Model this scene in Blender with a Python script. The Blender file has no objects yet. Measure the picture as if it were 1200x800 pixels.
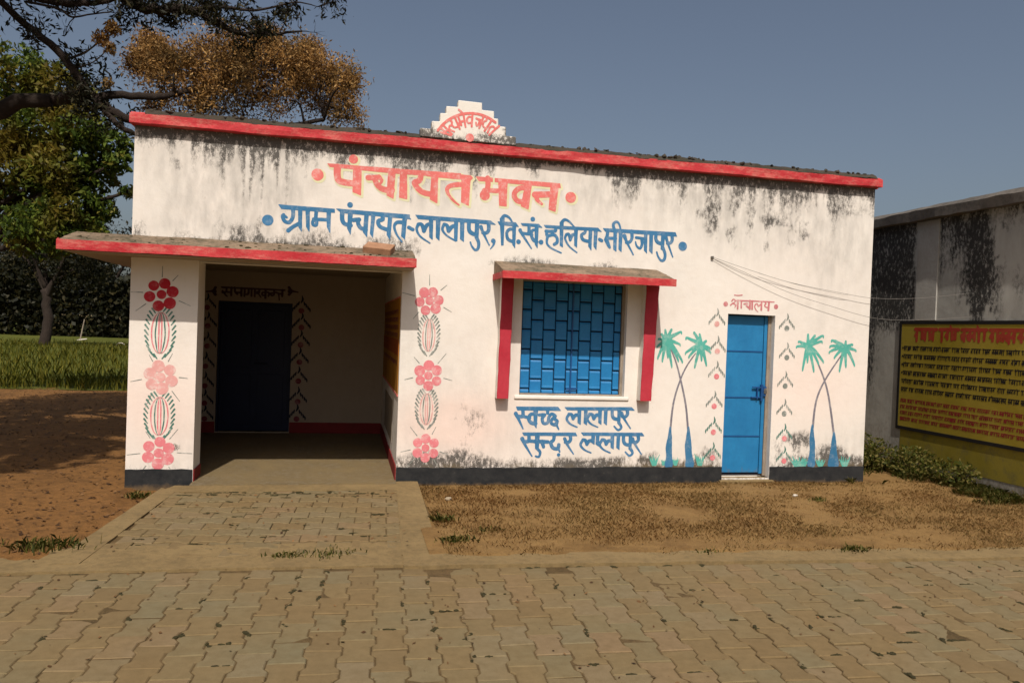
import bpy, bmesh, math, random
import numpy as np
from mathutils import Vector, Matrix
random.seed(7); RNG = np.random.default_rng(7)
SC = bpy.context.scene
COL = SC.collection
# ------------------------------------------------------------------ camera
cam_d = bpy.data.cameras.new('camera'); cam = bpy.data.objects.new('camera', cam_d); COL.objects.link(cam)
CAM = Vector((2.1247, -8.3005, 1.7564))
yaw, pitch, roll = math.radians(12.2918), math.radians(0.9121), math.radians(-2.0982)
_f = Vector((math.sin(yaw)*math.cos(pitch), math.cos(yaw)*math.cos(pitch), -math.sin(pitch)))
_r = Vector((math.cos(yaw), -math.sin(yaw), 0)); _d = _f.cross(_r)
_r2 = math.cos(roll)*_r + math.sin(roll)*_d; _d2 = -math.sin(roll)*_r + math.cos(roll)*_d
cam.matrix_world = Matrix(((_r2.x, -_d2.x, -_f.x, CAM.x), (_r2.y, -_d2.y, -_f.y, CAM.y), (_r2.z, -_d2.z, -_f.z, CAM.z), (0, 0, 0, 1)))
FPX = 894.51
cam_d.sensor_width = 36; cam_d.lens = FPX*36/1200; cam_d.clip_end = 2000; cam_d.clip_start = 0.05
SC.camera = cam
def to_px(x, y, z):
    v = Vector((x, y, z)) - CAM; w = v.dot(_f)
    if w <= 0.1: return (-9999, -9999)
    return (600 + FPX*v.dot(_r2)/w, 400 + FPX*v.dot(_d2)/w)
# ------------------------------------------------------------------ world, sun, exposure
SUN_TO = Vector((0.145, 0.80, -1.0)).normalized()          # the way the light travels
elev = math.asin(-SUN_TO.z)
W = bpy.data.worlds.new('World'); SC.world = W; W.use_nodes = True
wn = W.node_tree; bgn = wn.nodes['Background']
sky = wn.nodes.new('ShaderNodeTexSky'); sky.sky_type = 'NISHITA'; sky.sun_disc = False
sky.sun_elevation = elev
sky.sun_rotation = math.atan2(-SUN_TO.x, -SUN_TO.y)
sky.air_density = 1.0; sky.dust_density = 4.0; sky.ozone_density = 1.0
hs = wn.nodes.new('ShaderNodeHueSaturation'); hs.inputs['Saturation'].default_value = 0.84
wn.links.new(sky.outputs[0], hs.inputs['Color']); wn.links.new(hs.outputs[0], bgn.inputs[0])
bgn.inputs[1].default_value = 0.078
sd = bpy.data.lights.new('sun', 'SUN'); sun = bpy.data.objects.new('sun', sd); COL.objects.link(sun)
sd.energy = 4.2; sd.angle = math.radians(0.6); sd.color = (1.0, 0.92, 0.82)
sun.rotation_euler = SUN_TO.to_track_quat('-Z', 'Y').to_euler(); sun.location = (0, -20, 20)
SC.view_settings.view_transform = 'Standard'; SC.view_settings.look = 'None'
SC.view_settings.exposure = 0.0; SC.view_settings.gamma = 1.0
# ------------------------------------------------------------------ node helpers
class NB:
    def __init__(s, name):
        s.m = bpy.data.materials.new(name); s.m.use_nodes = True; s.t = s.m.node_tree
        s.b = s.t.nodes['Principled BSDF']; s.co = s.t.nodes.new('ShaderNodeNewGeometry').outputs['Position']
        s.geo = s.co.node
    def n(s, typ, **kw):
        x = s.t.nodes.new(typ)
        for k, v in kw.items(): setattr(x, k, v)
        return x
    def put(s, sock, v):
        if isinstance(v, (int, float)): sock.default_value = v
        elif isinstance(v, (tuple, list)): sock.default_value = tuple(v) + ((1,) if len(v) == 3 and len(sock.default_value) == 4 else ())
        else: s.t.links.new(v, sock)
    def math(s, op, a, b=0.0, c=0.0):
        x = s.n('ShaderNodeMath', operation=op); s.put(x.inputs[0], a); s.put(x.inputs[1], b); s.put(x.inputs[2], c); return x.outputs[0]
    def noise(s, scale, detail=4, rough=.6, stretch=(1, 1, 1), off=(0, 0, 0), dist=0.0, vec=None):
        mp = s.n('ShaderNodeMapping'); s.put(mp.inputs[0], vec or s.co); mp.inputs['Scale'].default_value = stretch; mp.inputs['Location'].default_value = off
        x = s.n('ShaderNodeTexNoise'); s.t.links.new(mp.outputs[0], x.inputs['Vector'])
        x.inputs['Scale'].default_value = scale; x.inputs['Detail'].default_value = detail; x.inputs['Roughness'].default_value = rough; x.inputs['Distortion'].default_value = dist
        return x.outputs[0]
    def ramp(s, f, stops):
        x = s.n('ShaderNodeValToRGB'); s.put(x.inputs[0], f); e = x.color_ramp.elements
        while len(e) < len(stops): e.new(0.5)
        for i, (p, c) in enumerate(stops):
            e[i].position = p; e[i].color = (c, c, c, 1) if isinstance(c, (int, float)) else tuple(c)+(1,)
        return x.outputs[0]
    def step(s, f, a, b): return s.ramp(f, [(a, 0.0), (b, 1.0)])
    def mix(s, f, a, b, mode='MIX'):
        x = s.n('ShaderNodeMix', data_type='RGBA', blend_type=mode); s.put(x.inputs[0], f); s.put(x.inputs[6], a); s.put(x.inputs[7], b); return x.outputs[2]
    def attr(s, name): return s.n('ShaderNodeAttribute', attribute_name=name).outputs['Fac']
    def island(s):
        oi = s.n('ShaderNodeObjectInfo').outputs['Random']; return s.math('FRACT', s.math('ADD', s.geo.outputs['Random Per Island'], s.math('MULTIPLY', oi, 7.31)))
    def bump(s, h, strength=.3, dist=.01, prev=None):
        x = s.n('ShaderNodeBump'); x.inputs['Strength'].default_value = strength; x.inputs['Distance'].default_value = dist; s.put(x.inputs['Height'], h)
        if prev is not None: s.t.links.new(prev, x.inputs['Normal'])
        return x.outputs[0]
    def done(s, col, rough=.85, nrm=None, spec=.25, metal=0.0):
        s.put(s.b.inputs['Base Color'], col); s.put(s.b.inputs['Roughness'], rough); s.b.inputs['Specular IOR Level'].default_value = spec; s.put(s.b.inputs['Metallic'], metal)
        if nrm is not None: s.t.links.new(nrm, s.b.inputs['Normal'])
        return s.m
MT = {}
CREAM = (.78, .735, .675)
def m_plaster(name, base=CREAM, dark=(.065, .060, .055)):
    b = NB(name)
    n1 = b.noise(1.3, 6, .62); n2 = b.noise(9, 6, .7); n3 = b.noise(60, 3, .6)
    c = b.mix(b.step(n1, .35, .7), base, tuple(v*.93 for v in base))
    c = b.mix(b.math('MULTIPLY', b.step(n2, .45, .72), .22), c, (base[0]*.8, base[1]*.74, base[2]*.66))
    c = b.mix(b.math('MULTIPLY', b.attr('pink'), .7), c, (.80, .60, .52))
    g = b.attr('grime'); br = b.noise(26, 6, .72, (1, 1, .55)); br2 = b.noise(110, 3, .7)
    k1 = b.step(b.math('ADD', br, b.math('MULTIPLY', b.math('SUBTRACT', br2, .5), .35)), .36, .62)
    gm = b.math('MULTIPLY', g, b.math('ADD', .32, b.math('MULTIPLY', k1, 1.15)))
    gm = b.math('ADD', gm, b.math('MULTIPLY', b.math('SUBTRACT', br2, .5), b.math('MULTIPLY', g, .9)))
    spk = b.step(b.noise(15, 6, .85, off=(9, 2, 5)), .68, .74)
    wash = b.math('MULTIPLY', b.attr('wash'), b.step(b.noise(7, 5, .65, (1, 1, .35)), .3, .65))
    c = b.mix(b.math('MULTIPLY', wash, .75), c, tuple(v*.48 for v in base))
    c = b.mix(b.math('MULTIPLY', b.step(gm, .20, .62), .93), c, dark)
    dm = b.math('ADD', b.attr('dirt'), b.math('MULTIPLY', b.math('SUBTRACT', br, .5), 1.1))
    c = b.mix(b.math('MULTIPLY', b.step(dm, .24, .74), .85), c, (.14, .105, .06))
    # chips and hairline marks
    ch = b.step(b.noise(5.3, 8, .8, (1, 1, 1), (3, 1, 7), 1.5), .655, .70)
    c = b.mix(b.math('MULTIPLY', spk, .45), c, (.22, .19, .16))
    c = b.mix(b.math('MULTIPLY', ch, .45), c, (.40, .34, .28))
    nr = b.bump(n3, .25, .004); nr = b.bump(b.noise(4, 5, .6), .35, .02, nr)
    return b.done(c, .9, nr)
def m_paint(name, col, fade=.35, under=CREAM, scale=10, rough=.75):
    b = NB(name)
    n = b.noise(scale, 6, .75); n2 = b.noise(2.2, 3, .6); n3 = b.noise(50, 4, .7)
    c = b.mix(b.step(n2, .3, .75), col, tuple(min(1, v*1.25+.02) for v in col))
    c = b.mix(b.math('MULTIPLY', b.step(b.math('ADD', n, b.math('MULTIPLY', n3, .25)), .62, .86), fade*1.6), c, under)
    c = b.mix(b.math('MULTIPLY', b.step(n3, .4, .8), .18), c, tuple(v*.5 for v in col))
    return b.done(c, rough, b.bump(n3, .2, .003))
def m_solid(name, col, col2=None, scale=6, rough=.8, bump=.3, spec=.25, metal=0.0, isl=0.0, bd=.01):
    b = NB(name); col2 = col2 or tuple(v*.7 for v in col)
    n = b.noise(scale, 6, .65); n3 = b.noise(scale*9, 4, .7)
    c = b.mix(b.step(n, .35, .68), col, col2); c = b.mix(b.math('MULTIPLY', b.step(n3, .4, .75), .3), c, tuple(v*.55 for v in col2))
    if isl:
        c = b.mix(isl, c, b.ramp(b.island(), [(0, (.55, .5, .42)), (.5, (1, 1, 1)), (1, (1.0, .86, .78))]), 'MULTIPLY')
    return b.done(c, rough, b.bump(n3, bump, bd), spec, metal)
def m_leaf(name, stops, trans=.35, patch=None):
    b = NB(name); r = b.geo.outputs['Random Per Island']
    c = b.ramp(r, stops)
    if patch: c = b.mix(b.math('MULTIPLY', b.step(b.noise(patch[0], 3, .5), .45, .62), patch[2]), c, patch[1])
    b.done(c, .6, None, .2)
    t = b.n('ShaderNodeBsdfTranslucent'); b.put(t.inputs[0], c); mx = b.n('ShaderNodeMixShader'); mx.inputs[0].default_value = trans
    b.t.links.new(b.b.outputs[0], mx.inputs[1]); b.t.links.new(t.outputs[0], mx.inputs[2]); b.t.links.new(mx.outputs[0], b.t.nodes['Material Output'].inputs[0])
    return b.m
MT['plaster'] = m_plaster('plaster_white')
MT['plaster_shaded'] = m_plaster('plaster_porch_shaded', (.36, .29, .21))  # white plaster darkened: the porch's shade is put into the colour
MT['plaster_shed'] = m_plaster('plaster_shed', (.42, .41, .375), (.014, .013, .013))
MT['cream_halo'] = m_paint('paint_cream_outline', (.60, .58, .36), .45)
MT['coral'] = m_paint('paint_coral', (.62, .145, .130), .38)
MT['blue_word'] = m_paint('paint_blue_letters', (.035, .15, .30), .16)
MT['rose_word'] = m_paint('paint_rose_letters', (.48, .16, .17), .45)
MT['maroon_word'] = m_paint('paint_maroon_letters', (.16, .02, .03), .15)
MT['maroon_dark'] = m_paint('paint_dark_maroon', (.045, .010, .014), .1, (.2, .15, .1))
MT['pink'] = m_paint('paint_pink', (.60, .170, .190), .45)
MT['crimson'] = m_paint('paint_crimson', (.42, .010, .022), .12)
MT['pale_pink'] = m_paint('paint_pale_pink', (.60, .30, .28), .7)
MT['leafgreen'] = m_paint('paint_dark_green', (.05, .15, .12), .4)
MT['greygreen'] = m_paint('paint_grey_green', (.17, .19, .17), .55)
MT['teal'] = m_paint('paint_teal', (.07, .34, .28), .25)
MT['trunkpaint'] = m_paint('paint_trunk_grey', (.16, .15, .18), .25)
MT['basepaint'] = m_paint('paint_trunk_blue', (.03, .14, .27), .15)
def m_red():
    b = NB('paint_red_edge'); n = b.noise(3.5, 6, .7, (1, 1, 2)); n3 = b.noise(28, 5, .75)
    c = b.mix(b.step(n, .38, .66), (.43, .022, .030), (.56, .055, .060))
    c = b.mix(b.math('MULTIPLY', b.step(b.math('ADD', b.noise(5, 7, .8, (1, 1, 3), (5, 5, 5)), b.math('MULTIPLY', n3, .2)), .58, .80), .6), c, (.66, .30, .23))
    c = b.mix(b.math('MULTIPLY', b.step(n3, .5, .75), .45), c, (.22, .03, .03))
    return b.done(c, .7, b.bump(n3, .5, .012))
MT['red'] = m_red()
MT['fin_red'] = m_solid('paint_fin_red', (.42, .022, .040), (.48, .04, .06), 3, .65, .25)
MT['red_in'] = m_solid('paint_dado_red', (.24, .02, .02), (.17, .015, .015), 4, .7, .2)
def m_band():
    b = NB('paint_black_band'); n = b.noise(8, 6, .7); n2 = b.noise(45, 4, .7)
    c = b.mix(b.step(n, .35, .7), (.020, .021, .023), (.038, .038, .038))
    c = b.mix(b.math('MULTIPLY', b.step(b.noise(16, 5, .8), .66, .74), .6), c, (.3, .27, .22))
    sep = b.n('ShaderNodeSeparateXYZ'); b.put(sep.inputs[0], b.co)
    lo = b.math('ADD', b.math('MULTIPLY', sep.outputs[2], -9.0), b.math('MULTIPLY', n, 1.1))
    c = b.mix(b.math('MULTIPLY', b.step(lo, .05, .55), .75), c, (.17, .11, .055))
    return b.done(c, .95, b.bump(n2, .4, .006), .08)
MT['band'] = m_band()
def m_conc(name, c1, c2, moss, ms=.55):
    b = NB(name); n = b.noise(2.1, 7, .68); n2 = b.noise(18, 6, .75); n3 = b.noise(90, 3, .7)
    c = b.mix(b.step(n, .32, .7), c1, c2); c = b.mix(b.math('MULTIPLY', b.step(n2, .45, .75), .5), c, tuple(v*.55 for v in c1))
    c = b.mix(b.math('MULTIPLY', b.step(b.math('ADD', n2, b.math('MULTIPLY', n, .5)), .72, .95), ms), c, moss)
    return b.done(c, .92, b.bump(n2, .5, .02, b.bump(n3, .3, .004)))
MT['moss'] = m_conc('mossy_cement', (.075, .06, .045), (.035, .028, .024), (.05, .05, .028), .7)
MT['chajja'] = m_conc('weathered_slab_top', (.30, .215, .145), (.13, .10, .07), (.035, .038, .018), .9)
MT['shed_slab'] = m_conc('shed_slab', (.16, .14, .12), (.09, .08, .07), (.04, .04, .035), .5)
MT['floor'] = m_conc('porch_floor', (.20, .145, .07), (.12, .088, .045), (.34, .29, .21), .30)
MT['kerb'] = m_conc('path_concrete', (.235, .165, .075), (.19, .13, .058), (.11, .082, .04), .4)
def m_paver():
    b = NB('paver_concrete'); n = b.noise(1.1, 5, .6); n2 = b.noise(14, 6, .7); n3 = b.noise(140, 3, .7); r = b.island()
    c = b.ramp(r, [(0, (.165, .115, .055)), (.3, (.185, .135, .066)), (.6, (.165, .138, .076)), (.82, (.19, .150, .085)), (1, (.205, .14, .076))])
    c = b.mix(b.math('MULTIPLY', b.step(n, .35, .7), .6), c, (.20, .130, .055))
    c = b.mix(b.math('MULTIPLY', b.step(n2, .40, .72), .45), c, (.105, .072, .030))
    c = b.mix(b.math('MULTIPLY', b.step(b.noise(40, 5, .8), .68, .76), .35), c, (.30, .25, .17))
    return b.done(c, .9, b.bump(n2, .35, .008, b.bump(n3, .4, .003)))
MT['paver'] = m_paver()
def m_soil(name, cols, s1=1.2, dark=(.05, .035, .02), dk=.5):
    b = NB(name); n = b.noise(s1, 7, .7); n2 = b.noise(13, 7, .75); n3 = b.noise(70, 4, .75)
    c = b.ramp(n, [(.28, cols[0]), (.5, cols[1]), (.72, cols[2])])
    c = b.mix(b.math('MULTIPLY', b.step(n2, .46, .7), dk), c, dark); c = b.mix(b.math('MULTIPLY', b.step(n3, .5, .72), .4), c, tuple(v*.5 for v in cols[1]))
    c = b.mix(b.math('MULTIPLY', b.step(b.noise(34, 5, .8, off=(4, 4, 4)), .62, .72), .5), c, tuple(min(.6, v*1.9) for v in cols[2]))
    return b.done(c, .95, b.bump(n2, .8, .03, b.bump(n3, .7, .008)))
MT['bed'] = m_soil('joint_sand', [(.15, .095, .042), (.13, .085, .036), (.085, .055, .022)], 1.5, (.045, .03, .012), .7)
MT['drygrass'] = m_soil('dry_lawn', [(.135, .070, .020), (.26, .155, .055), (.14, .072, .022)], 1.0, (.09, .048, .013), .4)
MT['dirt'] = m_soil('leafy_dirt', [(.17, .080, .022), (.22, .105, .030), (.11, .052, .014)], 1.1, (.04, .02, .006), .6)
MT['ground'] = m_soil('earth', [(.20, .14, .06), (.16, .12, .05), (.13, .10, .05)], .4)
MT['field'] = m_soil('field_green', [(.055, .075, .007), (.085, .095, .010), (.12, .11, .016)], .35, (.015, .02, .004), .5)
def m_door():
    b = NB('blue_door_paint'); n = b.noise(2.5, 6, .65); n2 = b.noise(22, 6, .75, (1, 1, .5)); sep = b.n('ShaderNodeSeparateXYZ'); b.put(sep.inputs[0], b.co)
    c = b.mix(b.step(n, .35, .68), (.012, .150, .35), (.018, .195, .42)); c = b.mix(b.math('MULTIPLY', b.step(n2, .45, .75), .25), c, (.01, .09, .22))
    lo = b.math('ADD', b.math('MULTIPLY', sep.outputs[2], -3.2), b.math('MULTIPLY', n2, 1.6)); c = b.mix(b.math('MULTIPLY', b.step(lo, .25, .75), .65), c, (.16, .12, .08))
    c = b.mix(b.math('MULTIPLY', b.step(b.noise(30, 7, .85), .69, .74), .7), c, (.13, .07, .04))
    return b.done(c, .48, b.bump(b.noise(3.2, 3, .5), .6, .02), .4)
MT['blue'] = m_door()
MT['blue_rib'] = m_solid('blue_door_seam', (.008, .06, .20), (.01, .08, .24), 3, .5, .1, .4)
MT['blue_win'] = m_solid('blue_shutter_paint', (.010, .16, .40), (.014, .19, .44), 5, .45, .15, .4)
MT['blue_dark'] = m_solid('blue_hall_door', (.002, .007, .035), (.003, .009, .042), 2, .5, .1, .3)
MT['gap'] = m_solid('dark_gap', (.01, .015, .035), None, 5, .8)
MT['steel'] = m_solid('worn_steel', (.22, .21, .2), (.12, .10, .08), 20, .5, .2, .5, .6)
MT['timber'] = m_solid('grey_frame', (.34, .28, .22), (.22, .18, .14), 9, .8, .3)
MT['pilaster'] = m_solid('pilaster_grey', (.40, .39, .36), (.33, .31, .28), 3, .9, .3)
MT['brick'] = m_solid('burnt_brick', (.40, .22, .13), (.30, .16, .09), 14, .9, .6)
MT['bark'] = m_solid('bark_dark', (.045, .032, .025), (.028, .02, .016), 9, .95, .9, bd=.03)
MT['yellow'] = m_paint('board_yellow_shaded', (.255, .19, .012), .12, (.25, .2, .06), 3)  # sign yellow darkened so the colour carries the shade lying on it
MT['yellow_in'] = m_solid('board_ochre', (.42, .20, .02), (.36, .14, .012), 3, .8, .1)
MT['orange_in'] = m_solid('board_orange', (.32, .08, .01), (.28, .06, .01), 3, .8, .1)
MT['yellow_dull'] = m_paint('wall_yellow_dull', (.20, .155, .012), .5, (.10, .09, .05), 5)
MT['title_red'] = m_paint('title_red', (.27, .025, .010), .1, (.3, .2, .02))
MT['black'] = m_solid('board_black', (.015, .013, .012), None, 5, .7)
MT['wire'] = m_solid('cable_grey', (.24, .22, .20), None, 5, .6)
MT['white_litter'] = m_solid('white_litter', (.7, .66, .58), (.5, .45, .38), 20, .8)
MT['stone'] = m_solid('pale_stone', (.42, .35, .25), (.3, .25, .18), 20, .9, .6)
MT['leaf_rust'] = m_leaf('leaf_rust', [(0, (.10, .055, .022)), (.35, (.27, .145, .048)), (.7, (.46, .25, .075)), (1, (.66, .42, .17))], .42, (1.4, (.14, .105, .045), .65))
MT['leaf_mango'] = m_leaf('leaf_mango', [(0, (.010, .020, .004)), (.5, (.035, .060, .008)), (.85, (.085, .12, .015)), (1, (.16, .12, .02))], .35, (1.0, (.16, .085, .012), .55))
MT['leaf_green'] = m_leaf('leaf_green', [(0, (.020, .035, .006)), (.5, (.07, .11, .014)), (.85, (.14, .19, .025)), (1, (.22, .19, .03))], .4, (.9, (.24, .13, .018), .5))
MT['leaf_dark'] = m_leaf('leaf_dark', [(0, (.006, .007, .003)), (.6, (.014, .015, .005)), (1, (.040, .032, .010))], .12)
MT['leaf_fall'] = m_leaf('leaf_fallen', [(0, (.04, .022, .012)), (.5, (.11, .055, .022)), (1, (.22, .12, .05))], .1)
MT['straw'] = m_leaf('straw', [(0, (.22, .13, .04)), (.5, (.42, .27, .10)), (.9, (.62, .46, .22)), (1, (.16, .17, .04))], .6, (.8, (.40, .20, .07), .5))
MT['weed'] = m_leaf('weed_green', [(0, (.045, .055, .010)), (.5, (.10, .115, .018)), (1, (.28, .22, .07))], .5)
MT['crop'] = m_leaf('crop_green', [(0, (.07, .085, .008)), (.6, (.17, .165, .018)), (1, (.30, .25, .04))], .45)
MT['moss_clump'] = m_solid('joint_moss', (.060, .050, .018), (.035, .03, .012), 40, .95, .8)
# ------------------------------------------------------------------ object helpers
def meta(o, label=None, cat=None, group=None, kind=None):
    for k, v in (('label', label), ('category', cat), ('group', group), ('kind', kind)):
        if v: o[k] = v
    return o
def empty(name, loc, label, cat, group=None):
    o = bpy.data.objects.new(name, None); COL.objects.link(o); o.location = loc; o.empty_display_size = .2
    bpy.context.view_layer.update(); return meta(o, label, cat, group)
def link(name, me, mat, parent=None, loc=None):
    o = bpy.data.objects.new(name, me); COL.objects.link(o)
    if mat is not None and not me.materials:
        for m_ in (mat if isinstance(mat, (list, tuple)) else [mat]): me.materials.append(MT[m_] if isinstance(m_, str) else m_)
    if loc is not None: o.location = loc
    if parent is not None:
        o.parent = parent
        pw = Matrix.Translation(world_loc(parent)); o.matrix_parent_inverse = pw.inverted()
    return o
def world_loc(o):
    l = Vector(o.location); 
    if o.parent is not None and o.type == 'EMPTY': l = l + world_loc(o.parent)
    if o.type == 'MESH': return Vector((0, 0, 0)) if o.parent is not None or o.location.length == 0 else l
    return l
def pyd(name, vs, fs, smooth=False):
    me = bpy.data.meshes.new(name); me.from_pydata([tuple(map(float, v)) for v in vs], [], [tuple(map(int, f)) for f in fs]); me.update()
    if smooth: me.polygons.foreach_set('use_smooth', [True]*len(me.polygons))
    return me
def vnoise(x, y, seed=0):
    xi = np.floor(x).astype(int); yi = np.floor(y).astype(int); xf = x-xi; yf = y-yi
    def h(a, b):
        n = (a*374761393 + b*668265263 + seed*974634777) & 0xffffffff
        n = ((n ^ (n >> 13))*1274126177) & 0xffffffff; return ((n ^ (n >> 16)) & 0xffff)/65535.
    u = xf*xf*(3-2*xf); v = yf*yf*(3-2*yf)
    return (h(xi, yi)*(1-u)+h(xi+1, yi)*u)*(1-v)+(h(xi, yi+1)*(1-u)+h(xi+1, yi+1)*u)*v
def fbm(x, y, o=4, seed=0, g=.55):
    x = np.asarray(x, float); y = np.asarray(y, float); a = 1.; t = 0; s = 0
    for i in range(o): t = t+a*vnoise(x*2**i, y*2**i, seed+i*17); s += a; a *= g
    return t/s
def box(x0, x1, y0, y1, z0, z1, bev=.004):
    bm = bmesh.new(); bmesh.ops.create_cube(bm, size=1)
    bmesh.ops.scale(bm, vec=(x1-x0, y1-y0, z1-z0), verts=bm.verts); bmesh.ops.translate(bm, vec=((x0+x1)/2, (y0+y1)/2, (z0+z1)/2), verts=bm.verts)
    if bev: bmesh.ops.bevel(bm, geom=bm.edges[:], offset=bev, segments=1, affect='EDGES')
    return bm
def fin(bm, name):
    me = bpy.data.meshes.new(name); bm.to_mesh(me); bm.free(); return me
def boxes(name, lst, mat, parent=None, bev=.004, sep=False):
    if sep and len(lst) > 1: return [boxes(name, [q], mat, parent, bev) for q in lst][0]
    bm = bmesh.new()
    for b in lst:
        b2 = box(*b, bev=bev); t = bpy.data.meshes.new('t'); b2.to_mesh(t); b2.free(); bm.from_mesh(t); bpy.data.meshes.remove(t)
    return link(name, fin(bm, name), mat, parent)
def prism(name, prof, axis, a0, a1, mat, parent=None, seg=.06, jit=.004, seed=1, keep=()):
    """profile (two coordinates) swept along an axis with hand-made unevenness; axis 'x': prof is (y,z); axis 'y': prof is (x,z)"""
    P = []
    k = len(prof)
    for i in range(k):       # subdivide long profile edges
        p = prof[i]; q = prof[(i+1) % k]; L = math.dist(p, q); n = max(1, int(L/seg))
        for j in range(n): P.append((p[0]+(q[0]-p[0])*j/n, p[1]+(q[1]-p[1])*j/n))
    k = len(P); N = max(2, int((a1-a0)/seg)); vs = []
    for i in range(N+1):
        a = a0+(a1-a0)*i/N
        for j, (u, w) in enumerate(P):
            d1 = (float(fbm(a*3.1+j*.83, j*1.7+seed, 3, seed))-.5)*2*jit+ (float(fbm(a*14+j*2.3, j*3.3, 2, seed+5))-.5)*jit
            d2 = (float(fbm(a*2.3+j*.61, j*2.1+seed*2, 3, seed+9))-.5)*2*jit+ (float(fbm(a*17+j*1.3, j*2.3, 2, seed+8))-.5)*jit
            vs.append((a, u+d1, w+d2) if axis == 'x' else (u+d1, a, w+d2))
    fs = []
    for i in range(N):
        for j in range(k):
            a_, b_, c_, d_ = i*k+j, i*k+(j+1) % k, (i+1)*k+(j+1) % k, (i+1)*k+j
            fs.append((a_, b_, c_, d_) if axis == 'x' else (d_, c_, b_, a_))
    fs.append(tuple(range(k-1, -1, -1))); fs.append(tuple(N*k+j for j in range(k)))
    me = pyd(name, vs, fs); bm = bmesh.new(); bm.from_mesh(me); bmesh.ops.recalc_face_normals(bm, faces=bm.faces); bm.to_mesh(me); bm.free()
    return link(name, me, mat, parent)
def tube(vs, fs, pts, rads, seg=7, closed_tip=True):
    b0 = len(vs); n = len(pts); P = [Vector(p) for p in pts]; up = Vector((.21, .37, .9)).normalized()
    for i in range(n):
        t = (P[min(i+1, n-1)]-P[max(i-1, 0)]).normalized(); s = t.cross(up)
        if s.length < 1e-4: s = Vector((1, 0, 0))
        s.normalize(); w = t.cross(s)
        for j in range(seg):
            a = 2*math.pi*j/seg; vs.append(P[i]+(s*math.cos(a)+w*math.sin(a))*rads[i])
    for i in range(n-1):
        for j in range(seg): fs.append((b0+i*seg+j, b0+i*seg+(j+1) % seg, b0+(i+1)*seg+(j+1) % seg, b0+(i+1)*seg+j))
    fs.append(tuple(b0+(n-1)*seg+j for j in range(seg))); fs.append(tuple(b0+j for j in range(seg-1, -1, -1)))
def smooth_path(pts, k=4):
    P = [np.array(p, float) for p in pts]; o = []
    for i in range(len(P)-1):
        a = P[max(i-1, 0)]; b = P[i]; c = P[i+1]; d = P[min(i+2, len(P)-1)]
        for t in np.linspace(0, 1, k, endpoint=False):
            o.append(.5*((2*b)+(-a+c)*t+(2*a-5*b+4*c-d)*t*t+(-a+3*b-3*c+d)*t**3))
    o.append(P[-1]); return o
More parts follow.
